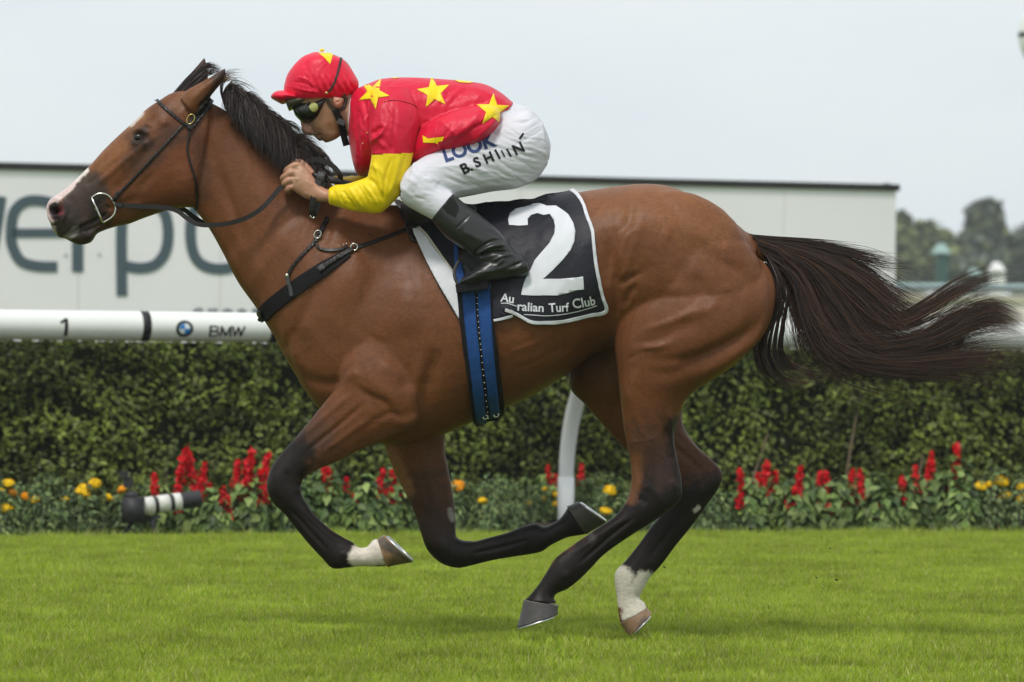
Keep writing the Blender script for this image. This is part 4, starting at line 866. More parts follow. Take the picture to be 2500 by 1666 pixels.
# ---- hair: bundles of fine tapering ribbons
def ribbons(name, guides, count, wd, mat_, parent, seg=18, yspread=.03, rnd=0, jit=6.0, cols=None, lenr=(.6, 1.0), y0=None, curl=0, clump=1.0):
    """guides: lists of (px, py[, y]); strands lie between neighbouring guides, each a 3D ribbon"""
    rg = np.random.default_rng(rnd); G = []
    for g in guides:
        g = [tuple(q) if len(q) == 3 else (q[0], q[1], 0.0) for q in g]; G.append(catmull(g, 24))
    G = np.array(G); m = len(G); co = np.zeros((count, seg + 1, 2, 3)); cl = np.zeros((count, seg + 1, 2, 3))
    nc = max(8, count // 14); cu = rg.random(nc) * (m - 1)
    cy = rg.normal(0, 1, nc); cjt = rg.normal(0, .9, (nc, 2)); cln = rg.uniform(.9, 1.0, nc)
    for k in range(count):
        c = rg.integers(nc); u = np.clip(cu[c] + rg.normal(0, .05 * clump), 0, m - 1.001); i = int(u); fr = u - i
        path = G[i] * (1 - fr) + G[i + 1] * fr
        L = rg.uniform(*lenr) * cln[c]; t = np.linspace(0, 1, seg + 1) * L
        q = np.stack([np.interp(t * 23, np.arange(24), path[:, a]) for a in range(3)], 1)
        amp = jit * .6 * t ** 1.3; q[:, :2] += cjt[c] * (jit * t ** 1.2)[:, None]; ph = rg.random(4) * 6.28; fq = rg.uniform(2, 6, 2)
        q[:, 0] += amp * (np.sin(ph[0] + fq[0] * t) * .8 + rg.normal(0, .5)); q[:, 1] += amp * (np.sin(ph[1] + fq[1] * t) + rg.normal(0, .9)) + curl * t * np.sin(ph[2] + 14 * t)
        yy = q[:, 2] + (cy[c] * .7 + rg.normal(0, .45)) * yspread * (.35 + .9 * t) + .004 * np.sin(ph[2] + fq[1] * 2 * t)
        q3 = np.array([W(a, b, y_) for a, b, y_ in zip(q[:, 0], q[:, 1], yy)])
        T = np.gradient(q3, axis=0); T /= np.linalg.norm(T, axis=1)[:, None] + 1e-9
        a = rg.normal(0, .5); side = np.cross(T, np.array([math.sin(a), math.cos(a), 0])); side /= np.linalg.norm(side, axis=1)[:, None] + 1e-9
        ww = wd * rg.uniform(.6, 1.3) * np.clip((1 - np.linspace(0, 1, seg + 1)) * 2.2, .12, 1)
        co[k, :, 0] = q3 - side * ww[:, None] / 2; co[k, :, 1] = q3 + side * ww[:, None] / 2
        if cols is not None:
            base = np.array(cols[rg.integers(len(cols))]) * rg.uniform(.6, 1.3); cl[k] = base
    idx = np.arange(count * (seg + 1) * 2).reshape(count, seg + 1, 2)
    F = np.stack([idx[:, :-1, 0], idx[:, :-1, 1], idx[:, 1:, 1], idx[:, 1:, 0]], -1).reshape(-1, 4)
    me = tri_mesh(name, co.reshape(-1, 3), F, True, cl.reshape(-1, 3) if cols is not None else None)
    o = obj(name, me, mat_); adopt(parent, o); return o
HC = [(.020, .014, .012), (.028, .018, .015), (.04, .022, .017), (.013, .011, .011)]
TC = HC + [(.075, .038, .026), (.055, .031, .024), (.11, .05, .03)]
D0 = [(1828,572),(1834,578),(1842,586),(1850,598),(1858,610),(1866,628)]
TA = [[D0[0],(1900,581),(1980,590),(2050,600),(2110,610)],[D0[1],(1950,590),(2050,608),(2140,628),(2220,640)],[D0[1],(1960,596),(2080,628),(2180,650),(2300,642)]]
ribbons('tail', TA, 420, .0019, M_tail, horse, seg=16, yspread=.03, rnd=3, jit=9, cols=[(.075,.038,.025),(.05,.03,.022)] + HC, lenr=(.5, 1))
TB = [[D0[1],(1960,600),(2080,640),(2170,700),(2240,752),(2290,790)],[D0[2],(1980,625),(2080,690),(2160,765),(2230,800),(2290,810)],[D0[3],(1970,645),(2040,730),(2110,810),(2200,845),(2290,850)],
      [D0[4],(1950,660),(1995,750),(2050,840),(2150,880),(2260,885)],[D0[5],(1925,680),(1950,770),(1985,850),(2080,890),(2190,890)]]
ribbons('tail', TB, 4600, .0014, M_tail, horse, seg=22, yspread=.05, rnd=4, jit=34, clump=.6, cols=TC, lenr=(.6, 1), curl=2.5)
ribbons('tail', TB + [[D0[3],(1970,660),(2050,780),(2140,850),(2250,840),(2340,795),(2450,765),(2520,810)]], 170, .0011, M_tail, horse, seg=24, yspread=.08, rnd=27, jit=75, cols=TC, lenr=(.6, 1), curl=4)
ribbons('tail', [[D0[4],(1950,680),(2000,790),(2080,860),(2250,870),(2380,840),(2580,820)],[D0[5],(1940,690),(1980,800),(2060,880),(2200,900),(2350,910),(2560,930)]], 260, .0011, M_tail, horse, seg=24, yspread=.07, rnd=28, jit=50, cols=TC, lenr=(.8, 1), curl=4)
TCw = [[D0[1],(1990,625),(2110,720),(2190,770),(2260,738),(2340,690),(2420,662),(2510,655)],[D0[2],(1990,640),(2100,740),(2180,785),(2260,755),(2340,705),(2420,678),(2510,668)],[D0[2],(1990,650),(2090,760),(2180,800),(2270,765),(2350,715),(2410,690),(2440,690)]]
ribbons('tail', TCw, 520, .0013, M_tail, horse, seg=24, yspread=.03, rnd=15, jit=13, cols=TC, lenr=(.8, 1), curl=1.5)
TD = [[D0[2],(1980,650),(2060,760),(2150,830),(2250,815),(2340,765),(2420,742),(2470,765),(2500,805)],[D0[3],(1970,660),(2050,780),(2140,850),(2250,840),(2340,795),(2420,765),(2480,790),(2510,830)],[D0[3],(1960,660),(2040,790),(2130,860),(2250,855),(2350,815),(2440,800),(2520,810)]]
ribbons('tail', TD, 1500, .0014, M_tail, horse, seg=24, yspread=.045, rnd=16, jit=20, cols=TC, lenr=(.85, 1), curl=2.5)
TE = [[D0[3],(1960,670),(2020,780),(2100,860),(2220,880),(2340,860),(2440,835),(2560,835)],[D0[4],(1950,680),(2000,790),(2080,870),(2200,890),(2340,880),(2450,865),(2560,862)],[D0[4],(1945,680),(1990,800),(2070,880),(2190,900),(2330,895),(2440,900),(2540,920)],[D0[5],(1940,690),(1980,800),(2060,880),(2180,895),(2300,905),(2400,930),(2470,965)]]
ribbons('tail', TE, 1300, .0014, M_tail, horse, seg=24, yspread=.05, rnd=17, jit=26, cols=TC, lenr=(.8, 1), curl=2.5)
TG2 = [[(1868,640),(1925,700),(1915,800),(1915,870),(1980,915),(2090,915),(2180,890)],[(1868,640),(1912,720),(1890,800),(1885,875),(1925,925),(2000,930),(2100,905)],[(1868,645),(1900,735),(1865,830),(1860,885),(1895,930),(1960,945),(2040,925)],[(1868,650),(1890,750),(1848,830),(1845,880),(1862,925),(1910,945)]]
ribbons('tail', TG2, 420, .0017, M_tail, horse, seg=22, yspread=.03, rnd=5, jit=12, cols=TC, lenr=(.6, 1), clump=.25)
TG3 = [[(1832,572),(1900,590),(1960,615),(2010,650)],[(1840,585),(1890,610),(1940,650),(1990,700)],[(1850,600),(1885,640),(1910,690),(1925,760)],[(1862,625),(1890,670),(1893,730),(1888,800)]]
ribbons('tail', TG3, 1500, .0024, M_tail, horse, seg=10, yspread=.04, rnd=6, jit=8, cols=[(.07, .033, .02), (.035, .02, .015), (.02, .013, .012)], lenr=(.6, 1))
# mane: along the crest, falling on the near side and blown up and back
MG = []; MU = []
crest = catmull([(548,266),(600,298),(655,345),(705,392),(752,432)], 9)
edge = catmull([(551,280),(598,325),(634,372),(668,420),(688,450)], 9)
for k in range(9):
    cx, cy = crest[k]; ex, ey = edge[k]
    MG.append([(cx - 3, cy + 7, -.03), (cx + 2, cy - 34, -.02), (cx + 24, cy - 28, -.05), (cx + 30, cy + 25, -.085 - .004 * k), (ex + 46, ey + 42, -.095 - .006 * k)])
    MU.append([(cx, cy, -.008), (cx + 10, cy - 48, -.02), (cx + 42, cy - 45, -.03), (cx + 66, cy + 2, -.05), (cx + 66, cy + 50, -.07)])
MG[0] = [(550,268,-.01),(548,235,-.02),(556,225,-.04),(552,262,-.07),(556,300,-.085)]
ribbons('mane', MG, 4600, .0018, M_tail, horse, seg=14, yspread=.018, rnd=8, jit=17, curl=2.0, cols=HC, lenr=(.65, 1), clump=3)
ribbons('mane', MU, 900, .0019, M_tail, horse, seg=14, yspread=.02, rnd=9, jit=13, cols=HC, lenr=(.55, .95), clump=1.5)
ribbons('mane', [[(552,268,0),(545,230,0),(560,205,0),(590,222,0),(600,240,0)],[(560,272,0),(556,225,0),(578,208,0),(615,232,0),(640,262,0)],[(548,262,.02),(536,220,.02),(548,190,.02),(580,190,.02),(605,212,.02)]], 90, .0014, M_tail, horse, seg=14, yspread=.02, rnd=10, jit=14, cols=HC, lenr=(.6, 1))
ribbons('mane', [[(690,400,-.05),(700,350,-.06),(730,330,-.07),(765,340,-.08),(800,392,-.09)],[(690,410,-.05),(705,365,-.06),(735,342,-.07),(765,358,-.08),(790,390,-.09)],[(700,420,-.05),(705,385,-.06),(725,362,-.08),(750,372,-.08),(762,395,-.09)]], 420, .0019, M_tail, horse, seg=14, yspread=.015, rnd=11, jit=10, cols=HC, lenr=(.5, 1))
# forelock blown back over the far ear
ribbons('forelock', [[(424,226,.01),(455,190,.045),(480,168,.075),(505,158,.09),(545,185,.09)],[(432,228,0),(465,195,.03),(500,165,.06),(530,165,.06),(560,180,.06)],[(445,228,-.01),(480,205,.01),(505,182,.03),(530,172,.03),(548,190,.03)]], 260, .0019, M_tail, horse, seg=12, yspread=.012, rnd=12, jit=6, cols=HC + [(.06, .04, .033)], lenr=(.4, 1))
ribbons('ear_tuft', [[(535,195,-.06),(550,185,-.06),(570,170,-.06)],[(538,205,-.06),(552,195,-.06),(575,185,-.06)]], 60, .0014, M_tail, horse, seg=6, yspread=.01, rnd=13, jit=12, cols=[(.16, .09, .05)], lenr=(.4, 1))
# ================================================================== TACK
M_leather = mat('black_leather', (.014, .011, .010), .42, .35, bump=(150, .25)); M_web = mat('black_webbing', (.010, .009, .010), .75, .15, bump=(300, .5))
M_blue = mat('blue_webbing', (.012, .060, .22), .7, .25, bump=(350, .6), vary=(50, .15)); M_metal = mat('nickel', (.62, .60, .55), .25, .5, 1); M_brass = mat('brass', (.55, .42, .14), .3, .5, 1)
M_cloth = mat('black_saddle_cloth', (.016, .016, .023), .5, .22, bump=(14, .5, (1, 1, 1), .01), vary=(9, .2)); M_wcloth = mat('white_cloth', (.62, .62, .66), .75, .2, bump=(18, .5, (1, 1, 1), .01), vary=(10, .06))
M_print = mat('white_print', (.64, .65, .69), .6, .3, vary=(8, .06)); M_rubber = mat('worn_rubber', (.05, .05, .052), .6, .4)
def onb(px, py, off=.004): return drape(BV_H, px, py, off)
def ring3(name, c, rx, rz, r_, m, parent, ang=0, n=28, yt=0.0, a0=0, a1=360):
    pts = []
    for t in np.linspace(a0, a1, n):
        x, z = rx * math.cos(R(t)), rz * math.sin(R(t)); pts.append(np.array(c) + (x * math.cos(R(ang)) - z * math.sin(R(ang)), yt * x, x * math.sin(R(ang)) + z * math.cos(R(ang))))
    return put(name, tube(pts, r_, 8, n * 2), m, parent)
K = 1 / 737.0
# saddle cloths --------------------------------------------------------------------
sc = thing('saddle_cloth', W(1270, 520, 0), 'black saddle cloth with white number and trim, spread behind the rider', 'saddle cloth')
def wrk(px, py):
    v = noise.noise(Vector((px * .022, py * .011, 3))) * .006 + noise.noise(Vector((px * .05 + py * .03, py * .02, 7))) * .0025
    v += .004 * math.exp(-((px - 1290 + (py - 600) * .35) / 14) ** 2) * max(0, min(1, (py - 540) / 80))
    v += .007 * math.exp(-(((px - 1245) / 22) ** 2 + ((py - 760) / 18) ** 2)) 
    return max(v, -.006)
CLOTH = [(1128,487),(1198,478),(1233,472),(1263,471),(1321,472),(1359,469),(1391,466),(1409,480),(1424,499),(1436,534),(1447,564),(1451,607),(1457,660),(1470,717),(1480,760),(1436,771),(1378,786),(1328,790),(1294,788),(1260,769),(1231,756),(1228,764),(1252,772),(1208,784),(1180,760),(1120,777),(1072,700),(1011,560),(965,500),(1000,500)]
def wr2(px, py): return wrk(px, py)
decal('cloth', BV_H, M_cloth, sc, polys=[CLOTH], off=.014, wr=wr2, thick=.003, grid=9)
TRIM = [(1390,468),(1409,481),(1423,500),(1435,534),(1446,565),(1450,607),(1456,660),(1469,717),(1478,758),(1436,769),(1378,783),(1328,787),(1294,785),(1262,768),(1234,758)]
decal('trim', BV_H, M_wcloth, sc, polys=[band(TRIM, 8)], off=.0165, wr=wr2, thick=.002, grid=7)
decal('trim', BV_H, M_wcloth, sc, polys=[band([(1205,783),(1230,778),(1252,772)], 6)], off=.0165, wr=wr2, thick=.002, grid=7)
TWO = [(900,408),(893,370),(905,330),(940,305),(1000,290),(1050,270),(1090,268),(1140,285),(1200,283),(1230,300),(1280,340),(1310,390),(1322,440),(1315,500),(1290,560),(1240,620),(1180,680),(1115,740),(1240,735),(1330,727),(1363,720),(1366,760),(1368,800),(1330,805),(1270,825),(1210,840),(1100,843),(1040,843),(975,840),(985,790),(1000,745),(1030,690),(1060,625),(1110,570),(1160,515),(1190,460),(1195,410),(1185,370),(1160,335),(1120,342),(1080,330),(1040,340),(1018,365),(1020,405),(960,412)]
decal('number', BV_H, M_print, sc, polys=[[(900 + a / 2.614, 400 + b / 2.614) for a, b in TWO]], off=.0165, wr=wr2, thick=.0008, grid=7)
decal('lettering', BV_H, M_print, sc, bold=.02, text='Au', affine=(1223, 737, 28, 28, 8), off=.0165, wr=wr2, grid=5)
decal('lettering', BV_H, M_print, sc, text='stralian', affine=(1248, 752, 19.5, 26, 9), off=.0165, wr=wr2, grid=5) if False else decal('lettering', BV_H, M_print, sc, bold=.02, text='ralian', affine=(1262, 758, 30, 29, 3), off=.0165, wr=wr2, grid=5)
decal('lettering', BV_H, M_print, sc, bold=.02, text='Turf', affine=(1339, 761, 27, 29, -3), off=.0165, wr=wr2, grid=5)
decal('lettering', BV_H, M_print, sc, bold=.02, text='Club', affine=(1397, 752, 29.5, 31, -11), off=.0165, wr=wr2, grid=5)
decal('underline', BV_H, M_print, sc, polys=[band([(1279,768),(1335,770),(1395,762),(1456,744)], 1.8)], off=.0165, wr=wr2, grid=6)
decal('underline', BV_H, M_print, sc, polys=[band([(1224,742),(1240,742),(1262,749)], 1.8)], off=.0165, wr=wr2, grid=6)
PAD = [(950,494),(957,497),(979,517),(1005,551),(1011,575),(1045,645),(1072,695),(1099,740),(1122,779),(1124,720),(1108,664),(1072,622),(1040,578),(1018,555),(1000,525),(985,505),(970,494)]
wp = thing('saddle_pad', W(1060, 640, 0), 'white saddle pad showing as a wedge ahead of the black saddle cloth', 'saddle pad')
decal('pad', BV_H, M_wcloth, wp, polys=[PAD], off=.0195, wr=lambda a, b: noise.noise(Vector((a * .03, b * .03, 1))) * .003, thick=.004, grid=8)
decal('piping', BV_H, mat('cream_piping', (.62, .54, .44), .7, .2), wp, polys=[band([(1018,556),(1042,577),(1074,620),(1108,666)], 4)], off=.0205, thick=.001, grid=8)
# mirrored far halves
for o_, par in ((bpy.data.objects['cloth'], sc), (bpy.data.objects['pad'], wp)):
    me = o_.data.copy(); c = np.empty(len(me.vertices) * 3, np.float32); me.vertices.foreach_get('co', c); c = c.reshape(-1, 3); c[:, 1] *= -1; me.vertices.foreach_set('co', c.ravel()); me.flip_normals(); me.update()
    q = obj(o_.name, me); m = q.modifiers.new('s', 'SOLIDIFY'); m.thickness = .003; m.offset = -1; adopt(par, q)
# racing saddle
sd_ = thing('racing_saddle', W(1080, 500, 0), 'small black racing saddle under the crouching rider', 'saddle')
sad = loft([(975,498,985,560,.06,0),(1010,488,1010,565,.14,0,2.4,2),(1080,486,1080,560,.20,0,2.6,2),(1130,496,1130,545,.19,0,2.6,2),(1165,505,1165,535,.12,0)], nseg=32)
cs, fs_ = voxel([sad], .007); cs = smooth(cs, edges_of(fs_), 6); adopt(sd_, obj('seat', tri_mesh('seat', cs, fs_), M_leather))
decal('flap', BV_H, M_leather, sd_, polys=[[(985,520),(990,560),(1003,590),(1018,594),(1016,575),(1005,551),(1000,525)]], off=.012, thick=.005, grid=8)
decal('flap', BV_H, M_rubber, sd_, polys=[[(1118,600),(1150,600),(1180,630),(1200,700),(1195,722),(1130,722),(1120,660)]], off=.019, thick=.005, grid=8)
for sg in (-1, 1):
    tr = [np.array(drape(BV_H, 1130, 560, .03)), np.array(drape(BV_H, 1128, 610, .03)), W(1124, 634, -.335)]
    tr = [t_ * (1, -sg, 1) if sg > 0 else t_ for t_ in tr]
    wood_strap('stirrup_leather', tr, .016, .004, M_leather, sd_)
# girth
gt = thing('girth', W(1175, 880, 0), 'blue elastic girth with black studded edges round the barrel', 'girth')
GB = [(1118,715),(1124,780),(1132,850),(1142,930),(1152,1022),(1158,1034),(1225,1010),(1228,985),(1221,910),(1212,830),(1204,770),(1202,715)]
decal('backing', BV_H, M_web, gt, polys=[GB], off=.021, thick=.006, grid=9)
for ln in ([(1145,700),(1150,780),(1158,860),(1165,940),(1170,1023)], [(1182,700),(1186,780),(1192,860),(1199,940),(1204,1008)]):
    decal('elastic_band', BV_H, M_blue, gt, polys=[band(ln, [31, 29, 27, 25, 24])], off=.0235, thick=.003, grid=9)
sline = catmull([(1166,715),(1170,790),(1176,860),(1182,940),(1187,1010)], 22)
put('studs', merge([ellipsoid(np.array(drape(BV_H, *q, .0225)), (.0028, .002, .0028), n=3) for q in sline]), M_metal, gt)
decal('elastic_band', BV_H, M_blue, gt, polys=[band([(1117,603),(1122,650),(1130,700)], [12, 18, 22])], off=.0255, thick=.003, grid=9)
for q in ((1180,1006),(1206,1000)): ring3('buckle', onb(*q, .026), .008, .006, .002, M_metal, gt, 20)
gu = []
for t in np.linspace(0, 1, 9):
    a = math.pi * t; c = np.array(drape(BV_H, 1190, 1000, .015)); gu.append(np.array([c[0] + .0, c[1] * math.cos(a), c[2] - .05 * math.sin(a)]))
wood_strap('under_strap', gu, .09, .006, M_web, gt) if False else None
# bridle ------------------------------------------------------------------------------
br = thing('bridle', W(380, 350, 0), 'thin dark leather bridle with snaffle bit on the horse head', 'bridle')
def bstrap(nm, ln, wd, off=.005, th=.003, m=M_leather, par=br, bv=None): return decal(nm, bv or BV_H, m, par, polys=[band(ln, wd)], off=off, thick=th, grid=9)
bstrap('browband', [(376,238),(400,262),(425,283),(452,305)], 7, .007)
bstrap('headpiece', [(514,240),(497,262),(478,286),(463,308)], 14, .007); bstrap('headpiece', [(517,247),(505,268),(488,290),(470,312)], 6, .010)
bstrap('cheek_strap', [(446,307),(400,357),(345,417),(306,458),(285,480)], 5.5, .006)
bstrap('throat_latch', [(464,312),(461,335),(457,362),(463,395),(473,425),(479,455),(481,495),(478,512)], 5, .006)
bstrap('loop', [(455,302),(463,312),(470,316)], 12, .012, .004)
bstrap('loop', [(291,470),(283,483),(279,492)], 9, .012, .004)
ring3('buckle', onb(465, 293, .014), 8.5 * K, 12.5 * K, .0022, M_brass, br, -28)
# D ring bit
yb = float(onb(240, 515)[1]) - .012
put('bit_ring', tube([W(*q, yb) for q in ((224,483),(251,544))], .0038, 10, 4), M_metal, br)
put('bit_ring', tube([W(*q, yb) for q in ((223,484),(236,475),(252,473),(266,479),(277,493),(282,507),(280,521),(270,533),(252,544))], .0032, 10, 48), M_metal, br)
put('mouthpiece', tube([W(236, 511, yb), W(238, 511, -yb)], .006, 10, 4), M_metal, br)
put('bit_ring', tube([W(*q, -yb) for q in ((223,484),(236,475),(252,473),(266,479),(277,493),(282,507),(280,521),(270,533),(252,544),(224,484))], .0032, 10, 48), M_metal, br)
yn = -.105
rn = thing('reins', W(520, 548, -.1), 'black leather reins sagging from the bit to the rider hand', 'reins')
RP = [W(280,500,yb), W(300,502,yb-.008), W(345,504,yb-.01), W(400,507,yb-.012), W(432,515,yb-.01), W(455,532,yb-.02), W(478,546,-.10), W(505,550,-.115), W(545,548,-.135), W(581,540,-.15), W(612,527,-.155), W(640,508,-.155), W(662,485,-.145), W(682,462,-.135), W(700,446,-.125)]
wood_strap('near_rein', RP, .0155, .004, M_leather, rn); wood_strap('far_rein', [q * (1, -1, 1) + (.01, 0, .01) for q in RP], .0155, .004, M_leather, rn)
wood_strap('rein_keeper', [W(281,498,yb-.004), W(300,502,yb-.012)], .012, .009, M_leather, rn)
LP_ = [W(*q) for q in ((738,408,-.10),(752,395,-.10),(772,390,-.10),(795,396,-.10),(815,408,-.10),(828,424,-.10),(831,436,-.09),(822,443,-.08))]
wood_strap('rein_loop', LP_, .017, .005, M_leather, rn); wood_strap('rein_loop', [W(*q) for q in ((740,412,-.09),(765,405,-.085),(790,414,-.08),(812,430,-.08))], .013, .004, M_leather, rn)
wood_strap('rein_loop', [W(*q) for q in ((748,420,-.07),(765,416,-.07),(785,425,-.07),(800,440,-.07))], .022, .005, M_leather, rn)
wood_strap('hanging_end', [W(*q) for q in ((778,440,-.155),(770,465,-.165),(764,490,-.165),(762,515,-.16),(766,530,-.15))], .021, .005, M_leather, rn)
wood_strap('hanging_end', [W(*q) for q in ((790,445,-.145),(782,475,-.15),(775,505,-.15),(766,530,-.15))], .017, .005, M_leather, rn)
put('rein_end_tip', tube([W(757,527,-.155), W(763,533,-.152), W(770,529,-.15)], .0025, 6), M_metal, rn)
wh = thing('whip', W(800, 436, -.12), 'black riding whip gripped in the near hand and tucked under the yellow sleeve', 'whip')
put('grip', tube([W(748,420,-.11), W(782,434,-.125), W(800,438,-.125)], [.010, .012, .014], 12), M_leather, wh)
put('collar', tube([W(774,430,-.14), W(792,436,-.14)], [.017, .020], 16, 4), M_rubber, wh); ring3('collar_ring', W(795,437,-.14), .006, .024, .004, M_leather, wh, 15)
put('shaft', tube([W(800,438,-.11), W(855,450,-.05), W(990,480,.18)], [.0115, .010, .004], 10), M_rubber, wh)
# breastplate --------------------------------------------------------------------------
bp_ = thing('breastplate', W(740, 690, 0), 'black breastplate strap crossing the chest and running to the saddle', 'breastplate')
bs = lambda nm, ln, wd, off=.006, th=.003, m=M_web: decal(nm, BV_H, m, bp_, polys=[band(ln, wd)], off=off, thick=th, grid=9)
bs('chest_strap', [(640,775),(655,755),(688,728),(737,692),(795,654),(852,617)], [34,37,37,37,34,20], .007, .004)
BVC = bvh_of(me_h, bpy.data.objects['cloth'].data, bpy.data.objects['pad'].data)
decal('saddle_strap', BVC, M_leather, bp_, polys=[band([(866,607),(920,588),(975,568),(1030,546),(1060,534)], 8)], off=.006, thick=.004, grid=9)
bs('billet', [(780,658),(805,642),(835,623),(862,609)], 11, .012, .004, M_leather)
bs('neck_strap', [(800,532),(788,556),(776,578),(765,595),(748,612),(728,634),(712,655),(704,672)], [12,12,12,8,7,7,7,8], .006, .003, M_leather)
bs('keeper_strap', [(771,595),(778,606),(792,611),(815,612),(835,609),(848,602)], 6, .008, .003, M_leather)
bs('loop', [(703,676),(706,692),(711,707),(714,724)], 9, .013, .004, M_rubber); bs('loop', [(778,660),(793,650)], 13, .014, .003, M_rubber)
ring3('ring', onb(864,607,.012), .011, .011, .003, M_metal, bp_); ring3('buckle', onb(775,575,.012), 8 * K, 10 * K, .0022, M_metal, bp_, -30)
put('stud', ellipsoid(onb(703,673,.012), (.006, .004, .007), n=8), M_metal, bp_)
for q in ((838,601),(845,599),(828,604)): put('stud', ellipsoid(onb(*q, .012), (.003, .003, .003), n=6), M_metal, bp_)
bs('chest_buckle', [(636,758),(640,775),(645,785)], 9, .012, .006, M_leather)

# ================================================================== THE JOCKEY
M_skin = mat('skin', rough=.45, spec=.4, attr=True, vary=(50, .06)); M_skin.node_tree.nodes['Principled BSDF'].inputs['Subsurface Weight'].default_value = .12; M_skin.node_tree.nodes['Principled BSDF'].inputs['Subsurface Scale'].default_value = .01
def satin(nm, c): 
    m = mat(nm, c, .44, .34, bump=(9, .6, (1, .6, .7), .022), vary=(6, .08)); t = m.node_tree; b1 = [x for x in t.nodes if x.type == 'BUMP'][0]; nz = [x for x in t.nodes if x.type == 'TEX_NOISE' and x.inputs['Scale'].default_value == 9][0]; nz.inputs['Distortion'].default_value = 1.1; nz.inputs['Roughness'].default_value = .5
    n2 = t.nodes.new('ShaderNodeTexNoise'); n2.inputs['Scale'].default_value = 42; n2.inputs['Distortion'].default_value = 1.6; n2.inputs['Detail'].default_value = 3; b2 = t.nodes.new('ShaderNodeBump'); b2.inputs['Strength'].default_value = .16; b2.inputs['Distance'].default_value = .004; pb_ = t.nodes['Principled BSDF']; pb_.inputs['Sheen Weight'].default_value = .10; pb_.inputs['Sheen Roughness'].default_value = .35; pb_.inputs['Sheen Tint'].default_value = (1, .55, .6, 1) if c[1] < .1 else (1, 1, .6, 1)
    t.links.new(nz.inputs['Vector'].links[0].from_socket, n2.inputs['Vector']); t.links.new(n2.outputs['Fac'], b2.inputs['Height']); t.links.new(b2.outputs[0], b1.inputs['Normal']); return m
M_silk = satin('red_silk', (.62, .004, .035)); M_yellow = satin('yellow_silk', (.86, .62, .005)); M_capred = satin('red_cap_silk', (.72, .006, .04))
M_breech = mat('white_breeches', (.62, .61, .66), .6, .25, bump=(26, .6, (.5, 1, 1.3), .007), vary=(7, .05)); M_boot = mat('black_boot', (.018, .018, .018), .34, .5, bump=(60, .25), vary=(12, .3))
ja = thing('person', W(1080, 500, 0), 'crouching jockey in red silks with yellow stars, white breeches and red cap, reins in hand', 'person')
TOR = [(858,222,850,335,.065,0),(878,214,862,400,.13,0,2.3,2),(905,203,876,428,.175,0,2.4,2.2),(937,193,905,425,.19,0,2.6,2.2),(1000,190,990,402,.19,0,2.5,2.2),(1078,194,1075,386,.18,0,2.4,2.2),(1136,199,1145,368,.17,0,2.3,2.2),(1185,207,1185,348,.165,0,2.3,2.2),(1222,226,1212,318,.155,0),(1256,254,1226,290,.13,0)]
AU = [(915,212,1000,215,.06,-.13),(903,245,1015,248,.072,-.165),(902,287,1023,291,.072,-.195),(900,326,1018,330,.068,-.21),(907,370,1009,377,.062,-.215),(903,405,1001,412,.058,-.218),(897,432,990,448,.055,-.218),(890,450,972,482,.054,-.215),(878,445,944,508,.052,-.21)]
AL = [(925,420,965,490,.05,-.215),(893,434,930,520,.052,-.21),(868,443,893,520,.052,-.20),(842,450,858,515,.047,-.19),(818,452,826,506,.040,-.175),(802,462,803,499,.031,-.165)]
FA = [(920,230,985,235,.06,.13),(880,300,960,320,.07,.16),(872,380,915,390,.055,.17),(873,420,898,425,.05,.17),(873,440,900,450,.045,.17)]
FL_ = [(905,410,925,470,.045,.165),(874,425,880,470,.045,.16),(840,432,845,468,.035,.15),(815,428,818,462,.03,.13)]
PEL = [(1215,228,1195,345,.14,0),(1256,252,1215,405,.165,0,2.2,2.2),(1290,264,1255,452,.165,0,2.2,2.2),(1318,290,1290,446,.15,0,2.2,2.2),(1336,325,1318,425,.11,0),(1345,355,1341,388,.05,0)]
def TH(s): return [(1325,300,1338,400,.07,.085*s),(1285,275,1310,438,.10,.10*s),(1232,290,1262,460,.10,.13*s),(1172,318,1204,468,.098,.155*s),(1112,345,1152,478,.09,.185*s),(1062,368,1105,487,.078,.215*s),(1020,392,1060,500,.07,.235*s),(990,420,1012,505,.06,.25*s),(976,450,982,480,.04,.255*s)]
def SH(s): return [(1010,395,985,485,.055,.25*s),(1040,408,975,482,.062,.255*s),(1062,428,990,500,.060,.26*s),(1082,450,1020,518,.056,.265*s),(1102,470,1055,537,.053,.275*s),(1115,480,1070,548,.05,.28*s)]
def BT_(s): return [(1106,473,1053,537,.054,.28*s),(1137,499,1076,566,.058,.285*s),(1168,522,1095,585,.057,.29*s),(1206,553,1128,608,.052,.295*s),(1233,582,1150,624,.047,.30*s),(1256,612,1168,640,.044,.30*s),(1278,636,1180,660,.042,.30*s),(1291,652,1215,676,.038,.30*s)]
def FT(s): return [(1286,636,1292,668,.022,.30*s),(1272,622,1272,677,.034,.30*s),(1240,615,1240,680,.036,.30*s),(1205,628,1207,685,.04,.305*s),(1170,650,1172,690,.043,.31*s),(1145,668,1148,694,.042,.31*s),(1123,682,1124,697,.028,.31*s)]
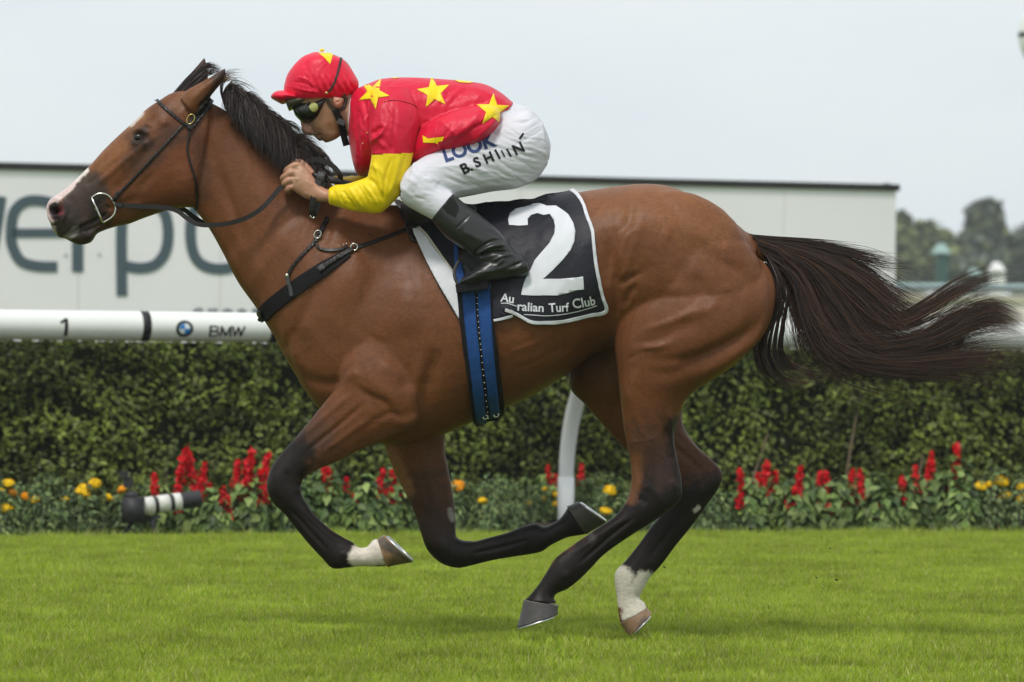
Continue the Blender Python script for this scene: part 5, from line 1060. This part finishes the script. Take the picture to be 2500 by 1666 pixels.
# continuous body: head, neck, trunk, arms, hands and legs
HEADJ = [(770,133,820,135,.045,0),(735,145,850,155,.072,0),(706,180,864,190,.080,0),(698,215,868,222,.080,0),(708,246,866,248,.077,0),(730,272,862,268,.073,0),(747,292,858,285,.066,0),(758,309,848,302,.059,0),(766,322,840,316,.052,0),(774,333,836,327,.045,0),(787,343,826,336,.034,0),(795,349,818,341,.022,0)]
NOSE = [(724,268,775,275,.011,0),(731,290,780,300,.015,0),(735,306,780,312,.018,0),(736,319,778,322,.022,0),(743,328,772,327,.019,0),(754,330,772,329,.012,0)]
NECKJ = [(838,200,800,320,.055,0),(868,225,842,330,.06,0),(905,230,880,350,.08,0)]
LIPJ = [(760,324,785,318,.018,0),(764,330,788,326,.022,0),(769,335,792,331,.023,0),(773,340,797,335,.021,0),(780,345,800,338,.018,0)]
EARJ = [(812,236,838,240,.006,-.080),(813,248,840,246,.009,-.083),(818,260,836,256,.007,-.081),(824,264,831,263,.003,-.078)]
yh = -.125
def FING(pts, r_): return tube([W(*q) for q in pts], r_, 10, 24)
HANDJ = [loft([(818,462,812,494,.026,-.165),(797,462,790,495,.027,-.155),(778,448,765,492,.028,-.145),(760,425,740,482,.027,-.14),(738,402,718,468,.026,-.135),(724,400,703,462,.022,-.13)], nseg=20),
 FING([(735,408,-.135),(722,404,-.138),(706,412,-.135),(698,420,-.115),(704,428,-.095),(715,426,-.085)], [.0125, .0125, .0115, .0105, .009, .007]),
 FING([(728,425,-.14),(712,421,-.145),(697,430,-.14),(690,437,-.12),(697,444,-.098),(708,441,-.088)], [.0125, .0125, .0115, .0105, .009, .007]),
 FING([(722,442,-.14),(708,439,-.145),(698,446,-.14),(693,452,-.12),(700,458,-.10),(710,455,-.09)], [.012, .012, .011, .010, .0085, .007]),
 FING([(722,458,-.138),(712,456,-.142),(703,462,-.136),(700,466,-.12),(706,470,-.102),(714,466,-.094)], [.011, .011, .010, .009, .008, .0065]),
 FING([(762,428,-.125),(748,410,-.115),(735,398,-.108),(722,396,-.100),(712,402,-.095)], [.014, .0135, .012, .0105, .008])]
mirror = lambda cf, dx=0, dz=0: (cf[0] * (1, -1, 1) + (dx, 0, dz), [q[::-1] for q in cf[1]])
HF = [mirror(h, .03, .01) for h in HANDJ]
ins = .012
bp2 = [loft(HEADJ, nseg=32), loft(NOSE, nseg=14), loft(NECKJ, nseg=24), loft(LIPJ, nseg=14), loft(EARJ, nseg=14), mirror(loft(EARJ, nseg=14)), loft(TOR, inset=ins), loft(AU, inset=ins), loft(AL, inset=.006), loft(FA, inset=ins), loft(FL_, inset=.006), loft(PEL, inset=ins)]
for s in (-1, 1): bp2 += [loft(TH(s), inset=ins), loft(SH(s), inset=ins), loft(BT_(s), inset=ins), loft(FT(s), inset=.01)]
cj, fj = voxel(bp2 + HANDJ + HF, .0028); ej = edges_of(fj); cj = smooth(cj, ej, 7)
pj = project(cj); NBJ = (-9, .03)
cj = sculpt(cj, fj, [([(758,322),(764,318)],3.0,-.005),([(752,308),(760,316),(757,325)],3,.003),([(764,334),(776,331),(788,329)],2.6,-.0045),([(776,331),(768,330)],4,.002),([(778,339),(786,337)],4,.002),([(754,322),(760,320)],3,.0025),([(760,300),(790,312)],12,.003),([(800,300),(812,330)],10,-.003),
  ([(790,345),(812,338),(826,326)],5,.002),([(824,246),(826,252)],5,-.004),
  ([(731,414),(712,414)],2.4,-.003,(-9,-.1)),([(724,432),(704,431)],2.4,-.003,(-9,-.1)),([(716,450),(700,449)],2.4,-.003,(-9,-.1)),([(740,418),(752,430)],4,-.002,(-9,-.1)),([(745,440),(765,455)],4,.0015,(-9,-.1)),([(730,440),(720,436)],4,.002,(-9,-.1)),([(742,470),(770,484)],6,.002,(-9,-.1))])
cj = smooth(cj, ej, 1, .4, -.4)
SK = (.42, .215, .135); cjc = np.tile(np.array(SK), (len(cj), 1))
cjc = paint(cjc, cj, [([(826,250)],9,6,(.55,.22,.16),.7),([(745,318)],7,6,(.5,.22,.15),.5),([(770,334),(786,332)],2.5,3,(.33,.12,.09),.9),([(800,345),(770,338),(812,325)],10,10,(.30,.17,.115),.6),([(845,240),(850,300)],14,12,(.48,.22,.15),.6),([(835,232),(842,250)],5,6,(.12,.08,.05),.6),
  ([(728,425),(716,440)],16,12,(.5,.30,.2),.5),([(700,432),(712,462)],6,6,(.47,.22,.15),.5)])
jb = obj('body', tri_mesh('body', cj, fj, True, np.clip(cjc, 0, 1)), M_skin); adopt(ja, jb)
bpy.data.objects['body'].name = 'body'
def garment(name, parts, vs, m, it=10, st=(), drop=None, it2=2):
    c, f_ = voxel(parts, vs); e_ = edges_of(f_); c = smooth(c, e_, it)
    if st: c = sculpt(c, f_, st)
    if it2: c = smooth(c, e_, it2, .5, -.5)
    if drop is not None:
        k_ = ~drop(project(c), c); f_ = f_[k_[f_].all(1)]
        u_, inv = np.unique(f_, return_inverse=True); c = c[u_]; f_ = inv.reshape(f_.shape)
    me = tri_mesh(name, c, f_, True); o = obj(name, me, m); adopt(ja, o); return o, me
rgf = random.Random(5)
def folds(n, x0, x1, y0, y1, ang, ln, r_, h, yr=(-9, 9), curve=.2):
    q = []
    for _ in range(n):
        x, y = rgf.uniform(x0, x1), rgf.uniform(y0, y1); a = R(ang + rgf.uniform(-14, 14)); L = ln * rgf.uniform(.6, 1.3); dx, dy = math.cos(a) * L / 2, math.sin(a) * L / 2; b = rgf.uniform(-curve, curve) * L
        q.append(([(x - dx, y - dy), (x - dy * 2 * b / L, y + dx * 2 * b / L), (x + dx, y + dy)], r_ * rgf.uniform(.7, 1.3), h * rgf.choice((-1, 1)) * rgf.uniform(.5, 1), yr))
    return q
SHW = [([(1020,240),(1000,300),(1000,380)],8,.005),([(1100,350),(1150,300),(1180,250)],9,.004),([(1040,400),(1100,350),(1140,330)],8,-.005),([(1120,365),(1190,315),(1215,285)],7,.006),([(1130,330),(1200,290),(1222,276)],6,-.005),
       ([(1150,345),(1200,300)],5,.004),([(1150,210),(1230,245)],6,.003),([(1060,200),(1040,250)],7,.003),([(880,225),(900,290),(905,330)],6,-.007),([(905,250),(890,300),(880,350)],6,.005),([(1040,330),(1130,260),(1180,225)],12,.003),([(1060,360),(1120,290)],7,-.003),
       ([(1030,290),(1080,300),(1130,350)],6,.003),([(870,260),(872,330),(880,400)],5,-.004),([(858,240),(862,300)],5,.004),([(1190,340),(1215,300)],6,-.004)] + folds(16, 1030, 1200, 215, 360, -48, 70, 5, .0028) + folds(8, 862, 905, 250, 410, 75, 50, 4, .003)
HEM = [(1000,330,985,408,.07,-.12),(1045,300,1030,402,.10,-.155),(1085,280,1080,385,.115,-.168),(1136,265,1146,367,.115,-.172),(1185,255,1188,347,.11,-.165),(1212,262,1215,315,.08,-.155),(1222,275,1222,296,.03,-.15)]
shirt, sme = garment('silk_shirt', [loft(TOR, nseg=40), loft(HEM), mirror(loft(HEM))], .0035, M_silk, 8, SHW)
LINE = 377
def slv(top):
    return garment('sleeve', [loft(AU), loft(AL)] , .003, M_silk if top else M_yellow, 8,
      [([(940,240),(915,300),(905,360)],8,.004),([(965,260),(960,330),(955,380)],5,-.004),([(945,300),(925,340),(945,365)],6,.005),([(908,330),(925,315),(938,312)],5,-.007),([(905,350),(935,325)],5,.006),([(975,380),(965,430),(950,480)],5,.004),([(955,385),(940,440),(935,500)],4,-.004),([(990,380),(975,440)],5,-.003),
       ([(897,436),(915,450),(935,490)],5,-.006),([(885,445),(905,470),(925,505)],4,.005),([(870,450),(890,480),(905,512)],4,-.004),([(850,455),(870,485),(890,512)],4,.004),([(835,458),(850,490),(870,512)],3.5,-.003),([(820,460),(832,490),(845,508)],3.5,.003),([(900,400),(930,420),(945,470)],6,.003),
       ([(808,465),(808,495)],3,.003),([(803,465),(803,497)],2.5,-.004),([(912,390),(925,440),(935,480)],4,.003)] + folds(10, 830, 930, 450, 510, 50, 40, 3, .0022) + folds(8, 910, 1000, 250, 370, 70, 60, 4, .0022),
      drop=(lambda p_, c_: (p_[:, 1] + .04 * (p_[:, 0] - 950) > LINE)) if top else (lambda p_, c_: (p_[:, 1] + .04 * (p_[:, 0] - 950) < LINE - 2)))
slv(True); slv(False)
garment('sleeve', [loft(FA)], .004, M_silk, 6, folds(6, 870, 950, 250, 420, 80, 50, 5, .004), drop=lambda p_, c_: p_[:, 1] > 431)
garment('sleeve', [loft(FA), loft(FL_)], .004, M_yellow, 6, drop=lambda p_, c_: p_[:, 1] < 429)
put('sleeve_seam', tube([np.array(drape(bvh_of(bpy.data.objects['sleeve'].data), x, y, .001)) for x, y in ((938,250),(960,245),(990,250),(1012,258),(1018,262))], .0015, 6), mat('seam_thread', (.35, .004, .02), .6), ja)
collar = loft([(866,222,855,334,.072,0),(858,224,848,330,.071,0)], nseg=32, sub=3); put('collar', collar, mat('collar_white', (.6, .58, .6), .7, .2), ja)
put('collar', loft([(884,212,866,345,.088,0),(870,217,858,338,.078,0),(864,220,853,336,.074,0)], nseg=32, sub=4), M_silk, ja)
BS_ = bvh_of(sme); BSS = bvh_of(sme, bpy.data.objects['sleeve'].data)
def star_d(bv, *a, clip=None): decal('star', bv, M_yellow, ja, polys=[star(*a)], off=.0018, thick=.0006, grid=6)
star_d(BS_, 1059, 226, 42, 17, -8); star_d(BS_, 1203, 270, 42, 17, 2); star_d(BSS, 912, 228, 40, 16, 28); decal('star', BS_, M_yellow, ja, polys=[[(1032,331),(1046,339),(1059,337),(1084,334),(1080,345),(1069,347),(1070,353),(1063,349),(1034,349)]], off=.002, grid=6)
def clipped(poly, test): return [q for q in poly if test(q)]
decal('star', BS_, M_yellow, ja, polys=[[(1105,194),(1128,193),(1156,202),(1146,204),(1120,202)]], off=.002, grid=6); decal('star', BS_, M_yellow, ja, polys=[[(950,189),(966,188),(975,191),(962,193)]], off=.002, grid=6)
# breeches
BRW = folds(44, 1090, 1330, 300, 465, 20, 90, 2.6, .0022, (-9, 0), .15) + folds(26, 1110, 1320, 330, 455, 18, 150, 4.5, .0028, (-9, 0), .12) + folds(10, 1230, 1330, 265, 340, -25, 90, 4, .003, (-9, 0), .2) + folds(8, 1000, 1070, 420, 500, 30, 45, 4, .003, (-9, 0)) + [([(1100,470),(1180,455),(1260,450)],6,.003),([(1225,285),(1250,262)],6,-.003),([(1200,330),(1240,300),(1300,300)],6,-.004),([(1205,318),(1245,290)],6,.003),([(1060,455),(1100,470)],6,-.005),([(1040,430),(1075,445)],6,.004)]
breech, bme = garment('breeches', [loft(PEL, nseg=36), loft(TH(-1), nseg=36), loft(TH(1)), loft(SH(-1)), loft(SH(1))], .0042, M_breech, 12, BRW, drop=lambda p_, c_: ((p_[:, 0] - 1101) * .94 + (p_[:, 1] - 471) * .0 > -6) & (p_[:, 1] > 500 - .0 * p_[:, 0]) & (c_[:, 1] > -9) & (p_[:, 0] > 1085))
BB = bvh_of(bme)
M_navy = mat('navy_print', (.035, .06, .17), .6, .2)
def btext(t, x, y, s, a, m=M_black, bold=.01, sy=None): decal('lettering', BB, m, ja, text=t, affine=(x, y, s, sy or s, a), off=.0018, grid=5, bold=bold)
btext('B.', 1131, 427, 36, -27, bold=.03); btext('S', 1162, 410, 34, -24, bold=.03); btext('H', 1186, 401, 34, -24, bold=.03); btext('I', 1216, 389, 34, -28, bold=.03); btext('I', 1229, 384, 24, -28, bold=.03); btext('I', 1244, 384, 30, -30, bold=.03); btext('N', 1258, 380, 36, -26, bold=.03)
btext('LOOK', 1086, 396, 47, -18, M_navy, .035); 
decal('lettering', BB, M_black, ja, polys=[band([(1268,340),(1278,326)], 5)], off=.0018, grid=5)
# boots
BOW = [([(1180,632),(1160,618),(1200,590),(1232,586)],4,-.006,NBJ),([(1160,622),(1195,604),(1236,598)],4.5,.008,NBJ),([(1165,630),(1200,618),(1245,615)],4,-.007,NBJ),([(1200,640),(1230,625),(1255,622)],4,.004,NBJ),([(1250,650),(1280,638)],4,-.004,NBJ),([(1205,655),(1232,632)],4,.004,NBJ),([(1150,668),(1200,662),(1240,650)],5,.003,NBJ),
       ([(1190,565),(1225,580)],5,-.003,NBJ),([(1112,560),(1148,525)],2.2,-.003,NBJ),([(1240,655),(1270,642)],3,-.003,NBJ),([(1130,565),(1180,590)],8,.003,NBJ),([(1130,690),(1200,676),(1290,655)],3,-.004,NBJ)]
garment('boot', [loft(BT_(-1)), loft(FT(-1))], .003, M_boot, 8, BOW); garment('boot', [loft(BT_(1)), loft(FT(1))], .004, M_boot, 8)
decal('boot_patch', bvh_of(bpy.data.objects['boot'].data), mat('matte_patch', (.01, .011, .01), .8, .2), ja, polys=[[(1098,482),(1108,486),(1119,502),(1120,515),(1112,532),(1092,520),(1080,508)]], off=.0012, grid=6)
# stirrup iron round the near foot
for s in (-1, 1):
    IR = [W(*q, .31 * s) for q in ((1128,700),(1116,690),(1110,675),(1111,656),(1118,642),(1126,635))]; IR2 = [W(*q) for q in ((1126,635,.30 * s),(1140,645,.285 * s),(1155,664,.265 * s),(1168,690,.255 * s),(1150,702,.26 * s))]
    put('stirrup', tube(IR + IR2[1:], .0055, 8), M_rubber, sd_)
    put('stirrup_tread', box(W(1152, 700, .29 * s), (.052, .046, .014), [[.99, 0, -.14], [0, 1, 0], [.14, 0, .99]]), M_web, sd_, False)
# helmet and cap
CAP = [(765,128,808,131,.03,0),(735,142,842,148,.085,0),(705,176,865,180,.104,0),(694,207,876,203,.110,0),(693,225,872,222,.106,0),(694,238,862,234,.098,0),(700,246,855,240,.09,0)]
CW = [([(760 + 9 * k, 228), (752 + 8.6 * k, 205), (748 + 8 * k, 182)], 2.6, .0028 * (1 if k % 2 else -1)) for k in range(13)] + [([(712,212),(750,222),(780,226)],3.5,.003),([(715,200),(745,205),(770,218)],3,-.003),([(722,188),(750,195),(765,212)],3,.003),([(752,150),(742,165)],4,-.003),([(862,180),(855,205),(835,222)],5,.002)] + folds(10, 720, 860, 150, 215, 80, 40, 3, .0015)
cap, cme = garment('cap', [loft(CAP, nseg=40)], .003, M_capred, 8, CW)
peak = loft([(660,236,664,242,.022,0),(668,227,675,248,.06,0),(680,222,690,255,.078,0),(700,222,702,250,.085,0),(725,232,724,245,.085,0)], nseg=28)
cpk, fpk = voxel([peak], .004); ppk = project(cpk)
put('cap_peak', (np.array(smooth(cpk, edges_of(fpk), 4)), [tuple(q) for q in fpk]), M_capred, ja)
BC_ = bvh_of(cme)
decal('star', BC_, M_yellow, ja, polys=[[(772,126),(790,122),(814,128),(806,157),(790,140)]], off=.0015, grid=5); put('cap_button', ellipsoid(W(786, 123, 0), (.008, .008, .005), n=8), M_yellow, ja)
decal('goggle_strap', BC_, mat('elastic_dark', (.05, .03, .028), .8), ja, polys=[band([(833,141),(830,155),(824,180),(815,205),(803,224)], 5.5)], off=.002, thick=.0015, grid=6)
put('strap_clip', ellipsoid(drape(BC_, 797, 227, .003), (.006, .004, .005), n=8), M_brass, ja)
M_gog = mat('goggle_frame', (.014, .014, .013), .25, .5); M_lens = mat('dark_green_lens', (.012, .03, .008), .08, .7); M_tint = mat('clear_spare_lens', (.10, .09, .06), .15, .6)
gog = loft([(716,262,745,300,.062,0),(722,250,755,303,.074,0),(745,243,775,300,.082,0),(770,238,788,285,.086,0),(795,236,797,256,.084,0)], nseg=28)
put('goggles', (smooth(*(lambda v: (v[0], edges_of(v[1])))(voxel([gog], .004)), 6), [tuple(q) for q in voxel([gog], .004)[1]]), M_gog, ja)
put('goggle_lens', loft([(714,262,722,285,.05,0),(717,258,738,300,.062,0),(724,254,746,303,.069,0)], nseg=24), M_lens, ja)
put('spare_lens', loft([(694,238,706,272,.05,0),(700,236,716,268,.066,0),(722,236,738,258,.076,0),(742,238,748,250,.079,0)], nseg=24), M_tint, ja)
BG = bvh_of(bpy.data.objects['goggles'].data)
decal('round_badge', BG, mat('olive_gold', (.36, .36, .12), .4, .4), ja, polys=[circ(766, 262, 10.5, 11)], off=.003, thick=.002, grid=6)
decal('goggle_rim', BG, M_rubber, ja, polys=[band([(744,268),(748,256),(757,250)], 3)], off=.003, thick=.001, grid=5)
M_strap = mat('harness_brown', (.075, .05, .035), .7, .3); BJ = bvh_of(jb.data)
decal('ear_guard', BJ, M_strap, ja, polys=[band([(797,238),(803,252),(812,264),(825,270),(838,264),(844,250),(845,238)], 9)], off=.004, thick=.003, grid=5)
wood_strap('chin_strap', [W(*q) for q in ((818,268,-.076),(826,285,-.07),(834,304,-.058),(838,325,-.04),(843,345,-.032),(846,356,-.03))], .022, .005, M_web, ja)
put('chin_buckle', box(W(833, 298, -.068), (.013, .004, .009), [[.9, 0, .4], [0, 1, 0], [-.4, 0, .9]]), M_rubber, ja, False)
put('hair', loft([(835,225,852,232,.066,0),(832,238,846,244,.068,0),(834,246,842,250,.064,0)], nseg=24), mat('brown_hair', (.07, .045, .03), .8), ja)
for q in ((889,342),(888,348)): pass
for q in ((897,325),(886,351)): put('button', ellipsoid(drape(BSS, *q, .002), (.003, .002, .003), n=6), M_brass, ja)
